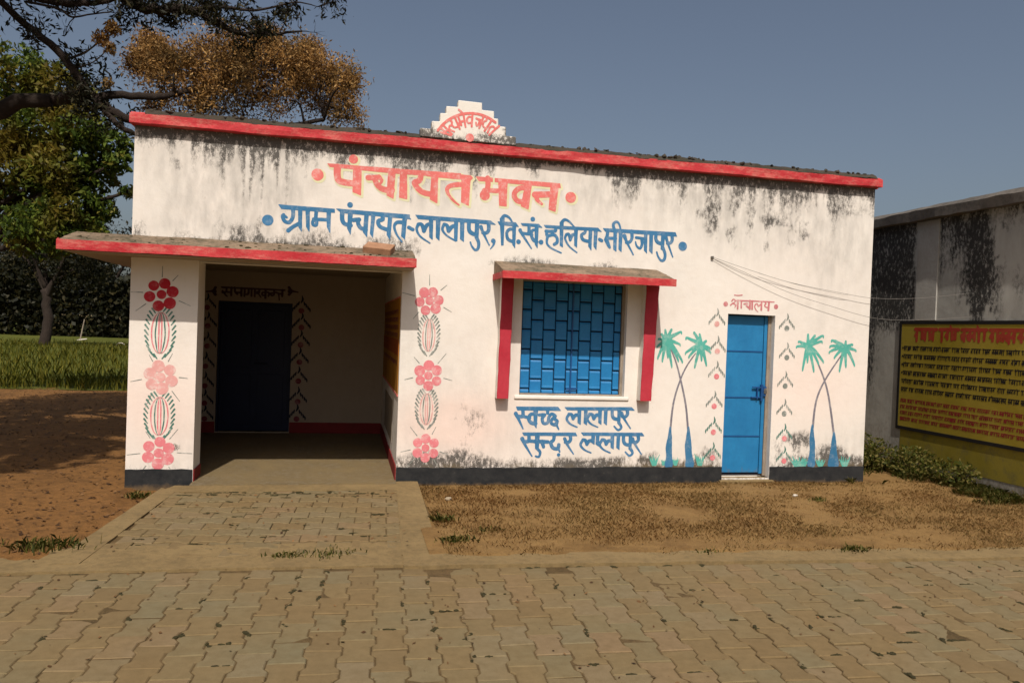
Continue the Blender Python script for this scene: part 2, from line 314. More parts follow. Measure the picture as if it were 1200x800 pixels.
# ------------------------------------------------------------------ flat painted shapes as clean outlines on a wall
def paint(name, shp, mat, parent, place, h=.005, grow=0.0, shift=(0, 0), wob=.0016, k=4, seed=3):
    """shp in metres {'c','s','p'}; place(a,b) -> (x,y,z) on the wall. Marching squares over the union's distance field."""
    cs = shp.get('c', []); ss = shp.get('s', []); ps = shp.get('p', [])
    prim = [np.array([(x, z, r)]) for x, z, r in cs] + [np.array(smooth_path(s, k)) if len(s) > 2 else np.array(s, float) for s in ss]
    lo = [1e9, 1e9]; hi = [-1e9, -1e9]
    for q in prim:
        for d in (0, 1): lo[d] = min(lo[d], (q[:, d]-q[:, 2]).min()); hi[d] = max(hi[d], (q[:, d]+q[:, 2]).max())
    for q in ps:
        q = np.array(q, float)
        for d in (0, 1): lo[d] = min(lo[d], q[:, d].min()); hi[d] = max(hi[d], q[:, d].max())
    pad = grow+3*h; x0, z0 = lo[0]-pad, lo[1]-pad; nx = int((hi[0]+pad-x0)/h)+2; nz = int((hi[1]+pad-z0)/h)+2
    X = x0+h*np.arange(nx); Z = z0+h*np.arange(nz); F = np.full((nx, nz), 1.0)
    def win(a0, a1, b0, b1):
        i0 = max(0, int((a0-pad-x0)/h)-1); i1 = min(nx, int((a1+pad-x0)/h)+3); j0 = max(0, int((b0-pad-z0)/h)-1); j1 = min(nz, int((b1+pad-z0)/h)+3)
        return slice(i0, i1), slice(j0, j1)
    for q in prim:
        for i in range(max(1, len(q)-1)):
            a = q[i]; b = q[min(i+1, len(q)-1)]; r = max(a[2], b[2])
            w = win(min(a[0], b[0])-r, max(a[0], b[0])+r, min(a[1], b[1])-r, max(a[1], b[1])+r)
            gx = X[w[0]][:, None]; gz = Z[w[1]][None, :]; dx, dz = b[0]-a[0], b[1]-a[1]; L = dx*dx+dz*dz
            t = np.clip(((gx-a[0])*dx+(gz-a[1])*dz)/L, 0, 1) if L > 1e-12 else 0*gx*gz
            F[w] = np.minimum(F[w], np.hypot(gx-a[0]-t*dx, gz-a[1]-t*dz)-(a[2]+(b[2]-a[2])*t))
    for q in ps:
        q = np.array(q, float); w = win(q[:, 0].min(), q[:, 0].max(), q[:, 1].min(), q[:, 1].max())
        gx = X[w[0]][:, None]+0*Z[w[1]][None, :]; gz = Z[w[1]][None, :]+0*X[w[0]][:, None]; ins = np.zeros(gx.shape, bool); dd = np.full(gx.shape, 9.)
        for i in range(len(q)):
            a = q[i]; b = q[(i+1) % len(q)]; dx, dz = b-a
            t = np.clip(((gx-a[0])*dx+(gz-a[1])*dz)/(dx*dx+dz*dz+1e-12), 0, 1); dd = np.minimum(dd, np.hypot(gx-a[0]-t*dx, gz-a[1]-t*dz))
            if abs(dz) > 1e-9: ins ^= ((a[1] > gz) != (b[1] > gz)) & (gx < dx*(gz-a[1])/dz+a[0])
        F[w] = np.minimum(F[w], np.where(ins, -dd, dd))
    gx, gz = np.meshgrid(X, Z, indexing='ij')
    F = F-grow+(fbm(gx*38, gz*38, 2, seed)-.5)*2*wob
    vs = []; fs = []; vid = {}
    def V(x, z):
        kk = (round(x*20000), round(z*20000))
        if kk not in vid: vid[kk] = len(vs); vs.append(place(x+shift[0], z+shift[1]))
        return vid[kk]
    I = F < 0; full = I[:-1, :-1] & I[1:, :-1] & I[1:, 1:] & I[:-1, 1:]; anyi = I[:-1, :-1] | I[1:, :-1] | I[1:, 1:] | I[:-1, 1:]
    for j in range(nz-1):
        i = 0; row = full[:, j]
        idx = np.flatnonzero(np.diff(np.concatenate(([0], row.astype(int), [0]))))
        for a, b in zip(idx[::2], idx[1::2]): fs.append((V(X[a], Z[j]), V(X[b], Z[j]), V(X[b], Z[j+1]), V(X[a], Z[j+1])))
    for i, j in zip(*np.nonzero(anyi & ~full)):
        c = [(X[i], Z[j], F[i, j]), (X[i+1], Z[j], F[i+1, j]), (X[i+1], Z[j+1], F[i+1, j+1]), (X[i], Z[j+1], F[i, j+1])]; poly = []
        for k_ in range(4):
            a, b = c[k_], c[(k_+1) % 4]
            if a[2] < 0: poly.append(V(a[0], a[1]))
            if (a[2] < 0) != (b[2] < 0): t = a[2]/(a[2]-b[2]); poly.append(V(a[0]+(b[0]-a[0])*t, a[1]+(b[1]-a[1])*t))
        poly = [v for n_, v in enumerate(poly) if v != poly[n_-1]]
        if len(poly) >= 3: fs.append(tuple(poly))
    o = link(name, pyd(name, vs, fs), mat, parent)
    if name in ('flower_whiskers', 'bud_leaves', 'painted_wheat', 'painted_stems', 'notice_lettering', 'sign_lettering', 'sign_title'): o['kind'] = 'stuff'
    return o
def mm(sh): return {'c': [(a/1e3, b/1e3, r/1e3) for a, b, r in sh['c']], 's': [[(a/1e3, b/1e3, r/1e3) for a, b, r in s] for s in sh['s']], 'p': [[(a/1e3, b/1e3) for a, b in p] for p in sh['p']]}
SH = {"heading":{"c":[[1781,3301,59],[2143,3493,45],[3567,3217,54],[4549,3263,59]],"s":[[[1981,3395,35],[1984,3303,33],[2018,3248,31],[2179,3235,29]],[[2304,3310,27],[2410,3321,24]],[[2367,3311,24],[2401,3242,26],[2463,3199,28],[2556,3196,30]],[[2416,3333,17],[2446,3293,14],[2433,3258,10]],[[2860,3393,27],[2848,3324,28],[2795,3296,27],[2837,3231,27],[2904,3192,27],[2992,3184,28]],[[3316,3316,26],[3205,3298,23],[3150,3260,19],[3164,3198,14],[3226,3129,10],[3284,3089,6]],[[3593,3404,27],[3597,3308,26],[3566,3247,26]],[[3557,3268,23],[3762,3277,22]],[[4051,3332,26],[3952,3320,26],[3897,3256,26],[3931,3184,26],[4034,3169,26]],[[4132,3263,32],[4326,3280,33]],[[4150,3260,31],[4162,3208,21],[4216,3166,12]]],"p":[[[1880,3425],[2250,3426],[3293,3431],[3295,3382],[2565,3377],[1902,3393]],[[2145,3408],[2230,3415],[2232,3119],[2147,3147]],[[2514,3402],[2588,3408],[2574,3106],[2504,3138]],[[2638,3412],[2707,3410],[2721,3111],[2638,3125]],[[2977,3402],[3046,3400],[3046,3090],[2967,3128]],[[2921,3418],[3402,3419],[3425,3394],[3403,3367],[2923,3375]],[[3462,3412],[3647,3411],[3649,3370],[3494,3367]],[[3673,3410],[4415,3408],[4428,3360],[3675,3369]],[[3305,3404],[3402,3404],[3391,3090],[3309,3120]],[[3712,3399],[3814,3392],[3814,3111],[3734,3115]],[[4021,3393],[4093,3390],[4064,3093],[3979,3127]],[[4311,3384],[4403,3391],[4376,3090],[4298,3112]]]},"title":{"c":[[1296,2793,53],[2124,3009,26],[3679,2723,22],[3965,2730,23],[4119,2991,23],[4224,2740,24],[5927,2795,50]],"s":[[[1545,2932,17],[1545,2845,16],[1513,2786,16],[1465,2793,15],[1442,2839,15],[1451,2859,14]],[[1451,2852,13],[1483,2835,9]],[[1611,2780,16],[1551,2742,16],[1503,2699,18]],[[1780,2935,16],[1776,2826,16]],[[1776,2826,13],[1748,2811,14],[1752,2776,13],[1783,2773,14],[1789,2821,13]],[[1755,2833,15],[1899,2837,15]],[[2046,2933,21],[2048,2852,20],[2074,2806,18],[2138,2793,18]],[[2165,2852,19],[2222,2861,19]],[[2209,2860,18],[2217,2809,18],[2245,2773,18],[2299,2757,17]],[[2462,2920,17],[2470,2880,18],[2423,2856,18],[2446,2799,17],[2541,2768,18]],[[2688,2860,18],[2620,2856,15],[2595,2806,11],[2625,2726,8],[2682,2651,5]],[[2749,2811,16],[2793,2791,16]],[[2984,2864,17],[2943,2847,17],[2913,2784,19]],[[2913,2784,19],[2889,2850,16],[2850,2852,15]],[[2850,2850,14],[2835,2795,11],[2876,2723,8],[2982,2657,5]],[[3256,2860,18],[3218,2850,18],[3181,2801,19]],[[3181,2801,19],[3163,2857,16],[3130,2868,15]],[[3130,2868,14],[3113,2813,11],[3161,2751,8],[3264,2696,5]],[[3402,2924,19],[3405,2832,19],[3432,2795,19],[3490,2777,19]],[[3491,2750,18],[3518,2691,15],[3512,2629,13],[3479,2612,10],[3441,2654,8],[3425,2693,6]],[[3621,2916,19],[3624,2840,17],[3598,2805,15],[3558,2806,14]],[[3537,2867,18],[3565,2803,11],[3636,2673,5]],[[3693,2718,12],[3681,2673,7],[3651,2633,3]],[[3769,2973,18],[3797,3008,14],[3850,2989,10],[3894,2928,6]],[[3902,2864,13],[3860,2862,14],[3830,2824,14],[3843,2753,15],[3902,2726,15]],[[3979,2859,18],[4009,2809,12],[4115,2665,5]],[[4079,2917,16],[4081,2840,16]],[[4008,2827,15],[4086,2821,12],[4120,2816,11]],[[4160,2873,13],[4120,2865,13],[4110,2811,14],[4135,2761,16],[4174,2742,16]],[[4386,2916,15],[4385,2877,15],[4332,2868,15],[4276,2868,15]],[[4284,2863,14],[4293,2817,15],[4365,2832,15],[4405,2803,14],[4409,2751,15],[4378,2726,15]],[[4296,2812,14],[4292,2734,10],[4344,2682,8],[4461,2635,5]],[[4453,2972,16],[4488,3009,14],[4543,2991,9],[4605,2933,5]],[[4613,2852,15],[4583,2840,15],[4562,2786,14]],[[4562,2786,14],[4544,2846,14],[4516,2846,13]],[[4514,2846,13],[4502,2793,10],[4554,2713,7],[4645,2649,5]],[[4733,2917,14],[4732,2880,14],[4692,2847,15],[4716,2796,16],[4797,2780,16]],[[4907,2813,16],[4935,2800,16]],[[5003,2916,16],[4997,2858,17],[4981,2815,17]],[[4988,2815,22],[5021,2749,17],[5033,2728,11]],[[4989,2833,14],[5101,2836,14]],[[5080,2937,16],[5065,2992,14],[5098,3025,12],[5133,3007,10],[5158,2938,7]],[[5289,2929,18],[5298,2860,16],[5275,2808,15],[5231,2798,15]],[[5205,2871,21],[5239,2799,12],[5321,2663,5]],[[5349,2861,13],[5460,2854,13]],[[5417,2852,18],[5424,2794,15],[5400,2741,12],[5358,2766,9],[5343,2812,6]],[[5591,2926,17],[5590,2862,18],[5617,2821,18],[5678,2807,18]],[[5680,2766,18],[5711,2693,15],[5703,2628,14],[5664,2615,11],[5624,2664,8],[5608,2708,7]],[[5785,2928,17],[5793,2861,17],[5772,2825,15],[5735,2818,15]],[[5715,2886,18],[5744,2811,11],[5807,2664,5]]],"p":[[[1400,2961],[1966,2954],[1967,2917],[1430,2920]],[[1596,2949],[1635,2948],[1637,2698],[1607,2743]],[[1671,2947],[1712,2946],[1715,2703],[1685,2748]],[[1885,2949],[1927,2946],[1927,2702],[1895,2761]],[[1984,2958],[2754,2946],[2755,2904],[2038,2919]],[[2109,2948],[2155,2946],[2138,2699],[2104,2758]],[[2280,2942],[2320,2941],[2310,2683],[2270,2731]],[[2351,2940],[2390,2940],[2371,2680],[2343,2722]],[[2529,2932],[2569,2930],[2553,2670],[2519,2719]],[[2683,2935],[2727,2936],[2711,2680],[2673,2715]],[[2617,2942],[2734,2941],[2770,2900],[2618,2912]],[[2819,2949],[3640,2941],[3697,2903],[2848,2910]],[[2965,2938],[3007,2938],[3009,2696],[2976,2720]],[[3240,2930],[3280,2930],[3279,2696],[3247,2724]],[[3041,2938],[3086,2936],[3083,2690],[3047,2722]],[[3306,2928],[3349,2928],[3351,2695],[3313,2719]],[[3471,2928],[3515,2928],[3511,2734],[3473,2749]],[[3746,2972],[3795,2975],[3796,2682],[3773,2680]],[[3724,2937],[3925,2940],[3960,2897],[3743,2905]],[[3889,2930],[3930,2928],[3927,2659],[3899,2695]],[[3986,2936],[4190,2939],[4230,2904],[4005,2912]],[[4146,2921],[4187,2921],[4184,2674],[4155,2710]],[[4252,2933],[4458,2934],[4884,2940],[4927,2901],[4874,2908],[4449,2902],[4274,2906]],[[4433,2976],[4475,2979],[4476,2701],[4445,2717]],[[4605,2925],[4645,2922],[4642,2706],[4614,2727]],[[4777,2920],[4815,2919],[4813,2684],[4780,2726]],[[4840,2924],[4881,2921],[4873,2693],[4842,2730]],[[4946,2941],[5828,2949],[5849,2905],[4975,2907]],[[5072,2931],[5110,2931],[5113,2689],[5079,2710]],[[5139,2935],[5179,2932],[5175,2687],[5142,2714]],[[5445,2928],[5482,2928],[5485,2689],[5451,2721]],[[5510,2927],[5552,2927],[5553,2687],[5515,2719]],[[5656,2934],[5698,2933],[5692,2733],[5657,2743]]]},"slogan":{"c":[[4520,359,17]],"s":[[[4084,869,17],[4087,793,17],[4035,789,17]],[[4006,818,20],[4041,758,13],[4095,651,6]],[[4087,790,14],[4168,774,15]],[[4226,817,16],[4177,811,17],[4157,762,17],[4185,719,18],[4237,711,20]],[[4278,807,15],[4341,810,14],[4314,771,15],[4329,716,15],[4378,721,15],[4387,779,15]],[[4372,873,15],[4374,829,15]],[[4387,779,15],[4419,820,15],[4465,794,15],[4429,762,15],[4419,718,15],[4469,696,15],[4490,739,15],[4459,762,15]],[[4473,715,14],[4511,647,5]],[[4733,812,17],[4698,807,17],[4676,770,16]],[[4676,770,16],[4656,814,16],[4625,821,15]],[[4625,819,15],[4600,764,12],[4645,709,8],[4726,673,5]],[[4981,815,17],[4945,810,17],[4922,773,17]],[[4922,773,17],[4902,817,16],[4871,824,16]],[[4871,822,15],[4846,766,11],[4891,711,8],[4974,675,4]],[[4910,521,16],[4874,516,17],[4851,480,17]],[[4851,480,17],[4831,523,16],[4801,531,15]],[[4801,529,14],[4775,473,12],[4820,418,8],[4903,382,5]],[[5141,522,16],[5105,517,17],[5082,480,16]],[[5082,480,16],[5062,525,16],[5031,532,15]],[[5031,530,15],[5005,474,12],[5051,419,8],[5134,382,5]],[[5140,879,17],[5143,812,16],[5169,776,17],[5222,768,17]],[[5230,723,15],[5257,676,12],[5220,644,9],[5170,687,6]],[[5289,585,17],[5292,518,17],[5318,481,17],[5372,473,16]],[[5380,428,16],[5407,381,12],[5369,348,9],[5319,392,6]],[[5319,881,18],[5327,831,17],[5300,799,16],[5266,801,16]],[[5255,839,18],[5292,770,11],[5369,664,5]],[[5464,586,18],[5473,535,17],[5446,504,16],[5411,505,15]],[[5400,544,18],[5438,474,11],[5515,367,4]],[[4647,581,17],[4655,531,16],[4629,501,16],[4595,502,16]],[[4585,540,17],[4621,471,11],[4695,367,4]],[[4164,589,17],[4166,514,17],[4112,508,17]],[[4090,539,20],[4131,462,12],[4210,342,5]],[[4166,514,16],[4257,508,17]],[[4263,431,14],[4303,388,13],[4290,337,10],[4254,342,8]],[[4297,508,18],[4387,504,18]],[[4322,508,21],[4340,449,16]],[[4459,577,17],[4455,526,16],[4424,497,17],[4449,439,17],[4508,429,17],[4518,473,17]],[[4514,432,12],[4533,391,5]]],"p":[[[4009,895],[4491,899],[4526,859],[4025,858]],[[4209,870],[4260,868],[4248,659],[4219,698]],[[4574,897],[5373,908],[5409,873],[4605,866]],[[4726,877],[4766,877],[4765,703],[4732,724]],[[4805,879],[4842,878],[4840,699],[4805,722]],[[4973,881],[5013,880],[5013,705],[4980,727]],[[5044,882],[5081,881],[5079,701],[5044,725]],[[4902,587],[4942,586],[4939,477],[4906,499]],[[4959,587],[4996,586],[4992,458],[4957,481]],[[5133,588],[5174,587],[5173,423],[5139,445]],[[5208,589],[5245,588],[5243,419],[5208,443]],[[5205,880],[5243,880],[5240,706],[5209,720]],[[5355,585],[5392,586],[5390,410],[5358,425]],[[4091,607],[4709,609],[4729,575],[4110,575]],[[4239,578],[4289,576],[4283,414],[4245,431]],[[4779,611],[5514,613],[5541,578],[4806,579]]]},"toilet_word":{"c":[[6503,2147,27],[7163,2143,26]],"s":[[[6644,2194,7],[6860,2198,6],[7134,2198,5]],[[6580,2186,6],[6599,2207,6],[6624,2196,6],[6617,2173,6],[6594,2161,6]],[[6594,2161,6],[6566,2137,6]],[[6596,2161,6],[6632,2140,6],[6624,2114,5]],[[6659,2193,11],[6659,2098,9]],[[6612,2258,4],[6664,2256,4],[6712,2263,4]],[[6704,2195,8],[6706,2111,8]],[[6742,2159,8],[6781,2164,8],[6774,2139,9],[6808,2113,8]],[[6816,2197,12],[6818,2103,11]],[[6846,2198,9],[6849,2102,9]],[[6891,2159,7],[6881,2131,5],[6902,2092,4],[6927,2075,3]],[[6891,2162,6],[6915,2165,6],[6930,2139,6],[6960,2165,6]],[[6970,2196,8],[6969,2098,10]],[[7014,2195,6],[7027,2172,6],[7011,2156,6],[7026,2133,5],[7064,2130,5]],[[7068,2194,11],[7063,2097,11]]],"p":[]},"hall_word":{"c":[[234,2152,23],[1284,2201,25]],"s":[[[328,2216,9],[1215,2214,9]],[[394,2215,10],[389,2152,10],[337,2142,10]],[[337,2165,9],[383,2105,7],[409,2085,4]],[[389,2152,9],[456,2147,9]],[[461,2218,12],[461,2105,12]],[[506,2220,11],[515,2158,11],[546,2125,11]],[[515,2150,9],[597,2150,9]],[[603,2217,12],[602,2104,12]],[[648,2216,11],[646,2102,11]],[[700,2213,11],[702,2146,12],[680,2126,12]],[[745,2216,11],[745,2107,11]],[[790,2213,11],[790,2104,11]],[[851,2213,11],[852,2165,11],[822,2148,11]],[[822,2172,10],[881,2091,4]],[[941,2214,12],[942,2087,12]],[[942,2169,9],[897,2164,9],[901,2125,9],[941,2127,9]],[[942,2177,9],[988,2164,9],[986,2116,10]],[[1062,2215,9],[1062,2143,9],[1027,2126,9],[1018,2160,9],[1064,2159,9]],[[1079,2176,9],[1125,2159,7],[1140,2064,5]],[[1184,2216,12],[1180,2122,12]],[[1133,2159,9],[1186,2155,9]],[[240,2207,16],[204,2159,11],[116,2144,5]],[[242,2106,17],[205,2139,7]],[[1275,2256,17],[1315,2211,11],[1407,2191,5]],[[1278,2153,17],[1315,2190,8]]],"p":[]},"crest_word":{"c":[[3363,3805,41]],"s":[[[3016,3851,11],[3070,3923,11],[3137,3982,11],[3215,4028,11],[3300,4057,11],[3388,4069,11],[3477,4062,11],[3561,4037,11],[3637,3995,11]],[[3038,3883,7],[3092,3845,7],[3083,3823,8]],[[3051,3834,8],[3098,3825,7],[3159,3812,8]],[[3096,3842,8],[3121,3866,8]],[[3066,3918,8],[3168,3827,8]],[[3168,3919,7],[3141,3911,7],[3138,3884,7],[3164,3865,6],[3193,3855,6]],[[3131,3978,8],[3162,3957,8],[3163,3926,7],[3196,3899,6],[3236,3915,7]],[[3189,4015,8],[3250,3891,8]],[[3225,4033,8],[3250,3965,8]],[[3250,3965,8],[3250,3941,8],[3267,3930,7],[3257,3959,7]],[[3247,3961,8],[3300,3980,8]],[[3284,4053,8],[3313,3916,7]],[[3278,4057,8],[3234,4093,8]],[[3381,4026,8],[3345,4029,7],[3325,3994,8],[3343,3960,7],[3380,3972,6]],[[3383,4069,8],[3379,3927,8]],[[3428,4016,8],[3489,4000,7]],[[3464,4009,8],[3457,3963,8],[3436,3941,7],[3424,3974,6]],[[3509,4055,8],[3462,3918,8]],[[3540,4045,8],[3536,4006,8],[3510,3988,7],[3503,3944,7],[3536,3919,6]],[[3600,4018,8],[3522,3893,8]],[[3639,3921,8],[3616,3948,7],[3580,3934,7],[3556,3875,7]],[[3680,3960,8],[3575,3855,8]]],"p":[]},"palm_a":{"c":[[5772,1671,42]],"s":[[[5772,1671,29],[5826,1735,24],[5881,1766,19],[5946,1799,12],[5957,1775,7]],[[5772,1671,29],[5823,1687,23],[5875,1676,18],[5936,1655,12],[5946,1635,7]],[[5772,1671,29],[5832,1650,23],[5895,1579,18],[5969,1473,13],[5981,1436,7]],[[5772,1671,29],[5817,1647,23],[5865,1580,18],[5921,1480,12],[5930,1448,7]],[[5772,1671,29],[5794,1632,23],[5817,1544,18],[5846,1415,12],[5851,1379,7]],[[5772,1671,29],[5779,1646,23],[5786,1591,18],[5796,1510,12],[5798,1488,7]],[[5772,1671,29],[5758,1640,23],[5746,1571,19],[5732,1469,12],[5731,1441,7]],[[5772,1671,29],[5741,1647,24],[5711,1586,18],[5677,1497,12],[5673,1471,7]],[[5772,1671,29],[5737,1672,23],[5703,1652,18],[5664,1622,13],[5659,1606,7]],[[5772,1671,29],[5741,1694,23],[5711,1702,18],[5676,1708,12],[5672,1696,7]],[[5772,1671,29],[5751,1712,23],[5731,1737,18],[5708,1765,12],[5705,1753,7]],[[5772,1671,29],[5765,1730,23],[5759,1769,18],[5751,1815,12],[5751,1799,7]],[[5772,1671,29],[5789,1734,23],[5807,1774,18],[5828,1822,13],[5832,1804,7]]],"p":[]},"palm_b":{"c":[[6210,1629,41]],"s":[[[6210,1629,29],[6150,1685,23],[6091,1709,18],[6023,1734,13],[6015,1710,7]],[[6210,1629,29],[6150,1634,24],[6091,1606,19],[6024,1561,12],[6015,1536,7]],[[6210,1629,29],[6163,1620,25],[6119,1579,18],[6067,1518,13],[6061,1495,7]],[[6210,1629,29],[6187,1596,24],[6167,1522,19],[6144,1413,13],[6141,1382,7]],[[6210,1629,29],[6212,1606,24],[6216,1557,19],[6222,1485,12],[6223,1465,7]],[[6210,1629,29],[6231,1600,23],[6254,1534,19],[6282,1436,12],[6287,1408,7]],[[6210,1629,29],[6246,1629,24],[6284,1608,19],[6329,1573,12],[6335,1557,7]],[[6210,1629,29],[6243,1640,23],[6278,1635,19],[6318,1623,13],[6324,1610,7]],[[6210,1629,29],[6179,1702,24],[6150,1746,18],[6115,1799,12],[6112,1778,7]],[[6210,1629,29],[6201,1691,24],[6194,1732,19],[6186,1780,12],[6185,1764,7]],[[6210,1629,29],[6228,1662,24],[6248,1682,19],[6270,1704,13],[6274,1693,7]]],"p":[]},"palm_c":{"c":[[7616,1663,42]],"s":[[[7616,1663,29],[7675,1737,24],[7736,1776,18],[7808,1818,13],[7820,1791,7]],[[7616,1663,29],[7672,1711,24],[7729,1729,18],[7796,1747,13],[7807,1725,7]],[[7616,1663,29],[7679,1651,24],[7745,1597,18],[7822,1513,13],[7835,1482,7]],[[7616,1663,29],[7659,1641,24],[7705,1581,18],[7759,1490,13],[7767,1461,7]],[[7616,1663,29],[7641,1624,24],[7669,1536,18],[7703,1407,13],[7708,1371,7]],[[7616,1663,29],[7615,1638,24],[7615,1583,18],[7616,1503,13],[7617,1481,7]],[[7616,1663,29],[7596,1624,24],[7578,1540,18],[7558,1416,13],[7556,1381,7]],[[7616,1663,29],[7568,1684,24],[7521,1683,18],[7467,1675,13],[7460,1658,7]],[[7616,1663,29],[7575,1702,24],[7535,1720,18],[7489,1738,13],[7483,1722,7]],[[7616,1663,29],[7613,1730,24],[7611,1773,18],[7608,1825,13],[7609,1808,7]],[[7616,1663,29],[7642,1729,24],[7669,1770,18],[7700,1818,13],[7706,1799,7]]],"p":[]},"palm_d":{"c":[[8123,1664,43]],"s":[[[8123,1664,30],[8059,1696,24],[7997,1699,18],[7924,1695,13],[7915,1672,7]],[[8123,1664,30],[8064,1718,25],[8007,1742,19],[7941,1766,13],[7933,1743,7]],[[8123,1664,30],[8079,1656,25],[8037,1619,18],[7989,1564,13],[7982,1542,7]],[[8123,1664,30],[8057,1678,24],[7992,1659,19],[7918,1626,13],[7908,1602,7]],[[8123,1664,30],[8102,1626,25],[8084,1541,19],[8064,1416,13],[8062,1382,7]],[[8123,1664,30],[8129,1633,24],[8136,1564,19],[8146,1463,13],[8148,1436,7]],[[8123,1664,30],[8164,1641,25],[8208,1578,18],[8259,1484,13],[8267,1455,7]],[[8123,1664,30],[8169,1679,25],[8216,1670,19],[8271,1653,13],[8280,1636,7]],[[8123,1664,30],[8154,1695,24],[8185,1709,19],[8222,1723,13],[8228,1710,7]],[[8123,1664,30],[8076,1713,24],[8031,1737,18],[7979,1763,13],[7973,1745,7]],[[8123,1664,30],[8125,1704,25],[8128,1729,18],[8131,1760,13],[8132,1750,7]]],"p":[]},"palm_trunks":{"c":[],"s":[[[5796,1654,8],[5893,1463,9],[5972,1227,11],[6046,943,12],[6087,657,13]],[[6143,1553,7],[6041,1407,9],[5962,1232,10],[5889,964,12],[5864,655,13]],[[7697,1600,9],[7849,1299,11],[7935,1041,13],[8020,617,15]],[[8069,1575,9],[7863,1271,11],[7757,1015,13],[7726,686,15]]],"p":[]},"palm_bases":{"c":[],"s":[[[6091,681,12],[6096,562,30],[6097,466,43],[6107,370,42],[6121,287,49],[6125,251,58]],[[5861,679,12],[5861,560,27],[5853,441,39],[5862,346,37],[5861,251,53]],[[8022,629,15],[8024,522,33],[8026,428,43],[8028,333,59],[8030,250,78]],[[7721,721,13],[7720,592,30],[7729,498,38],[7734,404,35],[7728,309,47],[7726,248,54]]],"p":[]},"painted_plants":{"c":[],"s":[[[5660,240,10],[5632,298,7],[5618,342,3]],[[5668,240,10],[5650,296,7],[5641,343,3]],[[5676,240,10],[5667,316,7],[5661,359,3]],[[5684,240,10],[5686,298,7],[5688,337,3]],[[5692,240,10],[5705,296,6],[5710,334,3]],[[5700,240,10],[5722,316,7],[5743,361,3]],[[5932,239,7],[5912,293,5],[5902,311,2]],[[5937,239,7],[5925,289,5],[5914,330,2]],[[5943,239,7],[5937,294,5],[5934,321,2]],[[5949,239,7],[5950,290,5],[5952,307,2]],[[5955,239,7],[5963,286,5],[5966,332,2]],[[5960,239,7],[5976,294,5],[5988,311,2]],[[6234,239,11],[6204,320,7],[6183,372,3]],[[6242,239,11],[6223,318,7],[6211,349,3]],[[6250,238,11],[6242,311,7],[6237,337,3]],[[6259,238,10],[6261,303,7],[6264,331,3]],[[6267,238,11],[6280,295,7],[6290,343,3]],[[6275,238,11],[6298,309,7],[6314,346,3]],[[5783,239,5],[5768,289,3],[5761,305,2]],[[5787,239,5],[5778,276,3],[5771,301,2]],[[5791,239,5],[5787,279,3],[5784,303,2]],[[5795,239,5],[5796,282,3],[5798,296,2]],[[5799,239,5],[5806,274,3],[5808,316,2]],[[5804,239,5],[5814,283,3],[5820,303,2]],[[7511,228,18],[7464,279,11],[7433,305,5]],[[7525,228,18],[7495,291,11],[7468,343,5]],[[7539,227,18],[7527,292,11],[7518,304,5]],[[7553,227,18],[7559,281,11],[7566,335,5]],[[7567,227,18],[7591,284,11],[7615,329,5]],[[7581,227,18],[7623,293,11],[7648,311,5]],[[7830,227,12],[7798,279,8],[7783,310,3]],[[7839,227,12],[7819,290,7],[7808,296,3]],[[7848,227,12],[7840,270,7],[7835,325,3]],[[7858,227,12],[7861,277,7],[7863,299,3]],[[7867,227,12],[7881,290,8],[7892,304,3]],[[7876,227,12],[7903,270,7],[7914,302,3]],[[8163,226,13],[8127,290,8],[8111,305,4]],[[8173,226,13],[8151,285,8],[8137,345,4]],[[8183,226,13],[8174,277,8],[8167,336,4]],[[8194,226,13],[8197,283,8],[8202,323,4]],[[8204,226,13],[8221,279,8],[8232,305,4]],[[8214,226,13],[8244,284,8],[8259,340,4]],[[7603,227,11],[7575,275,7],[7556,283,3]],[[7612,227,10],[7594,265,7],[7585,288,3]],[[7620,227,10],[7613,265,7],[7607,286,3]],[[7629,227,10],[7632,262,7],[7635,299,3]],[[7637,227,10],[7650,278,7],[7659,309,3]],[[7645,227,10],[7669,272,7],[7691,304,3]]],"p":[]}}
# ------------------------------------------------------------------ walls as fine sheets carrying weathering values
def wallsheet(name, a0, a1, b0, b1, holes, place, h, fields, mat, parent, flip=False, extra=None):
    A = set(np.round(np.arange(a0, a1, h), 4)) | {a1}; B = set(np.round(np.arange(b0, b1, h), 4)) | {b1}
    for x0, x1, z0, z1 in holes: A |= {x0, x1}; B |= {z0, z1}
    def clean(S, keep):
        S = sorted(S); o = [S[0]]
        for s in S[1:]:
            if s-o[-1] < h*.25:
                if s in keep: o[-1] = s
                continue
            o.append(s)
        return np.array(o)
    kA = {a1}|{v for q in holes for v in q[:2]}; kB = {b1}|{v for q in holes for v in q[2:]}
    A = clean(A, kA); B = clean(B, kB); A = A[A <= a1+1e-6]; B = B[B <= b1+1e-6]
    ga, gb = np.meshgrid(A, B, indexing='ij'); vs = [place(a, b) for a, b in zip(ga.ravel(), gb.ravel())]; nb = len(B); fs = []
    for i in range(len(A)-1):
        ca = (A[i]+A[i+1])/2
        for j in range(nb-1):
            cb = (B[j]+B[j+1])/2
            if any(x0 < ca < x1 and z0 < cb < z1 for x0, x1, z0, z1 in holes): continue
            q = (i*nb+j, (i+1)*nb+j, (i+1)*nb+j+1, i*nb+j+1); fs.append(q[::-1] if flip else q)
    n0 = len(vs)
    for e in (extra or []):        # extra plain quads (reveals, ends)
        k = len(vs); vs += e; fs.append((k, k+1, k+2, k+3))
    me = pyd(name, vs, fs)
    for nm, f in fields.items():
        at = me.attributes.new(nm, 'FLOAT', 'POINT'); v = np.zeros(len(vs)); v[:n0] = np.clip(f(ga, gb), 0, 1).ravel(); at.data.foreach_set('value', v)
    return link(name, me, mat, parent)
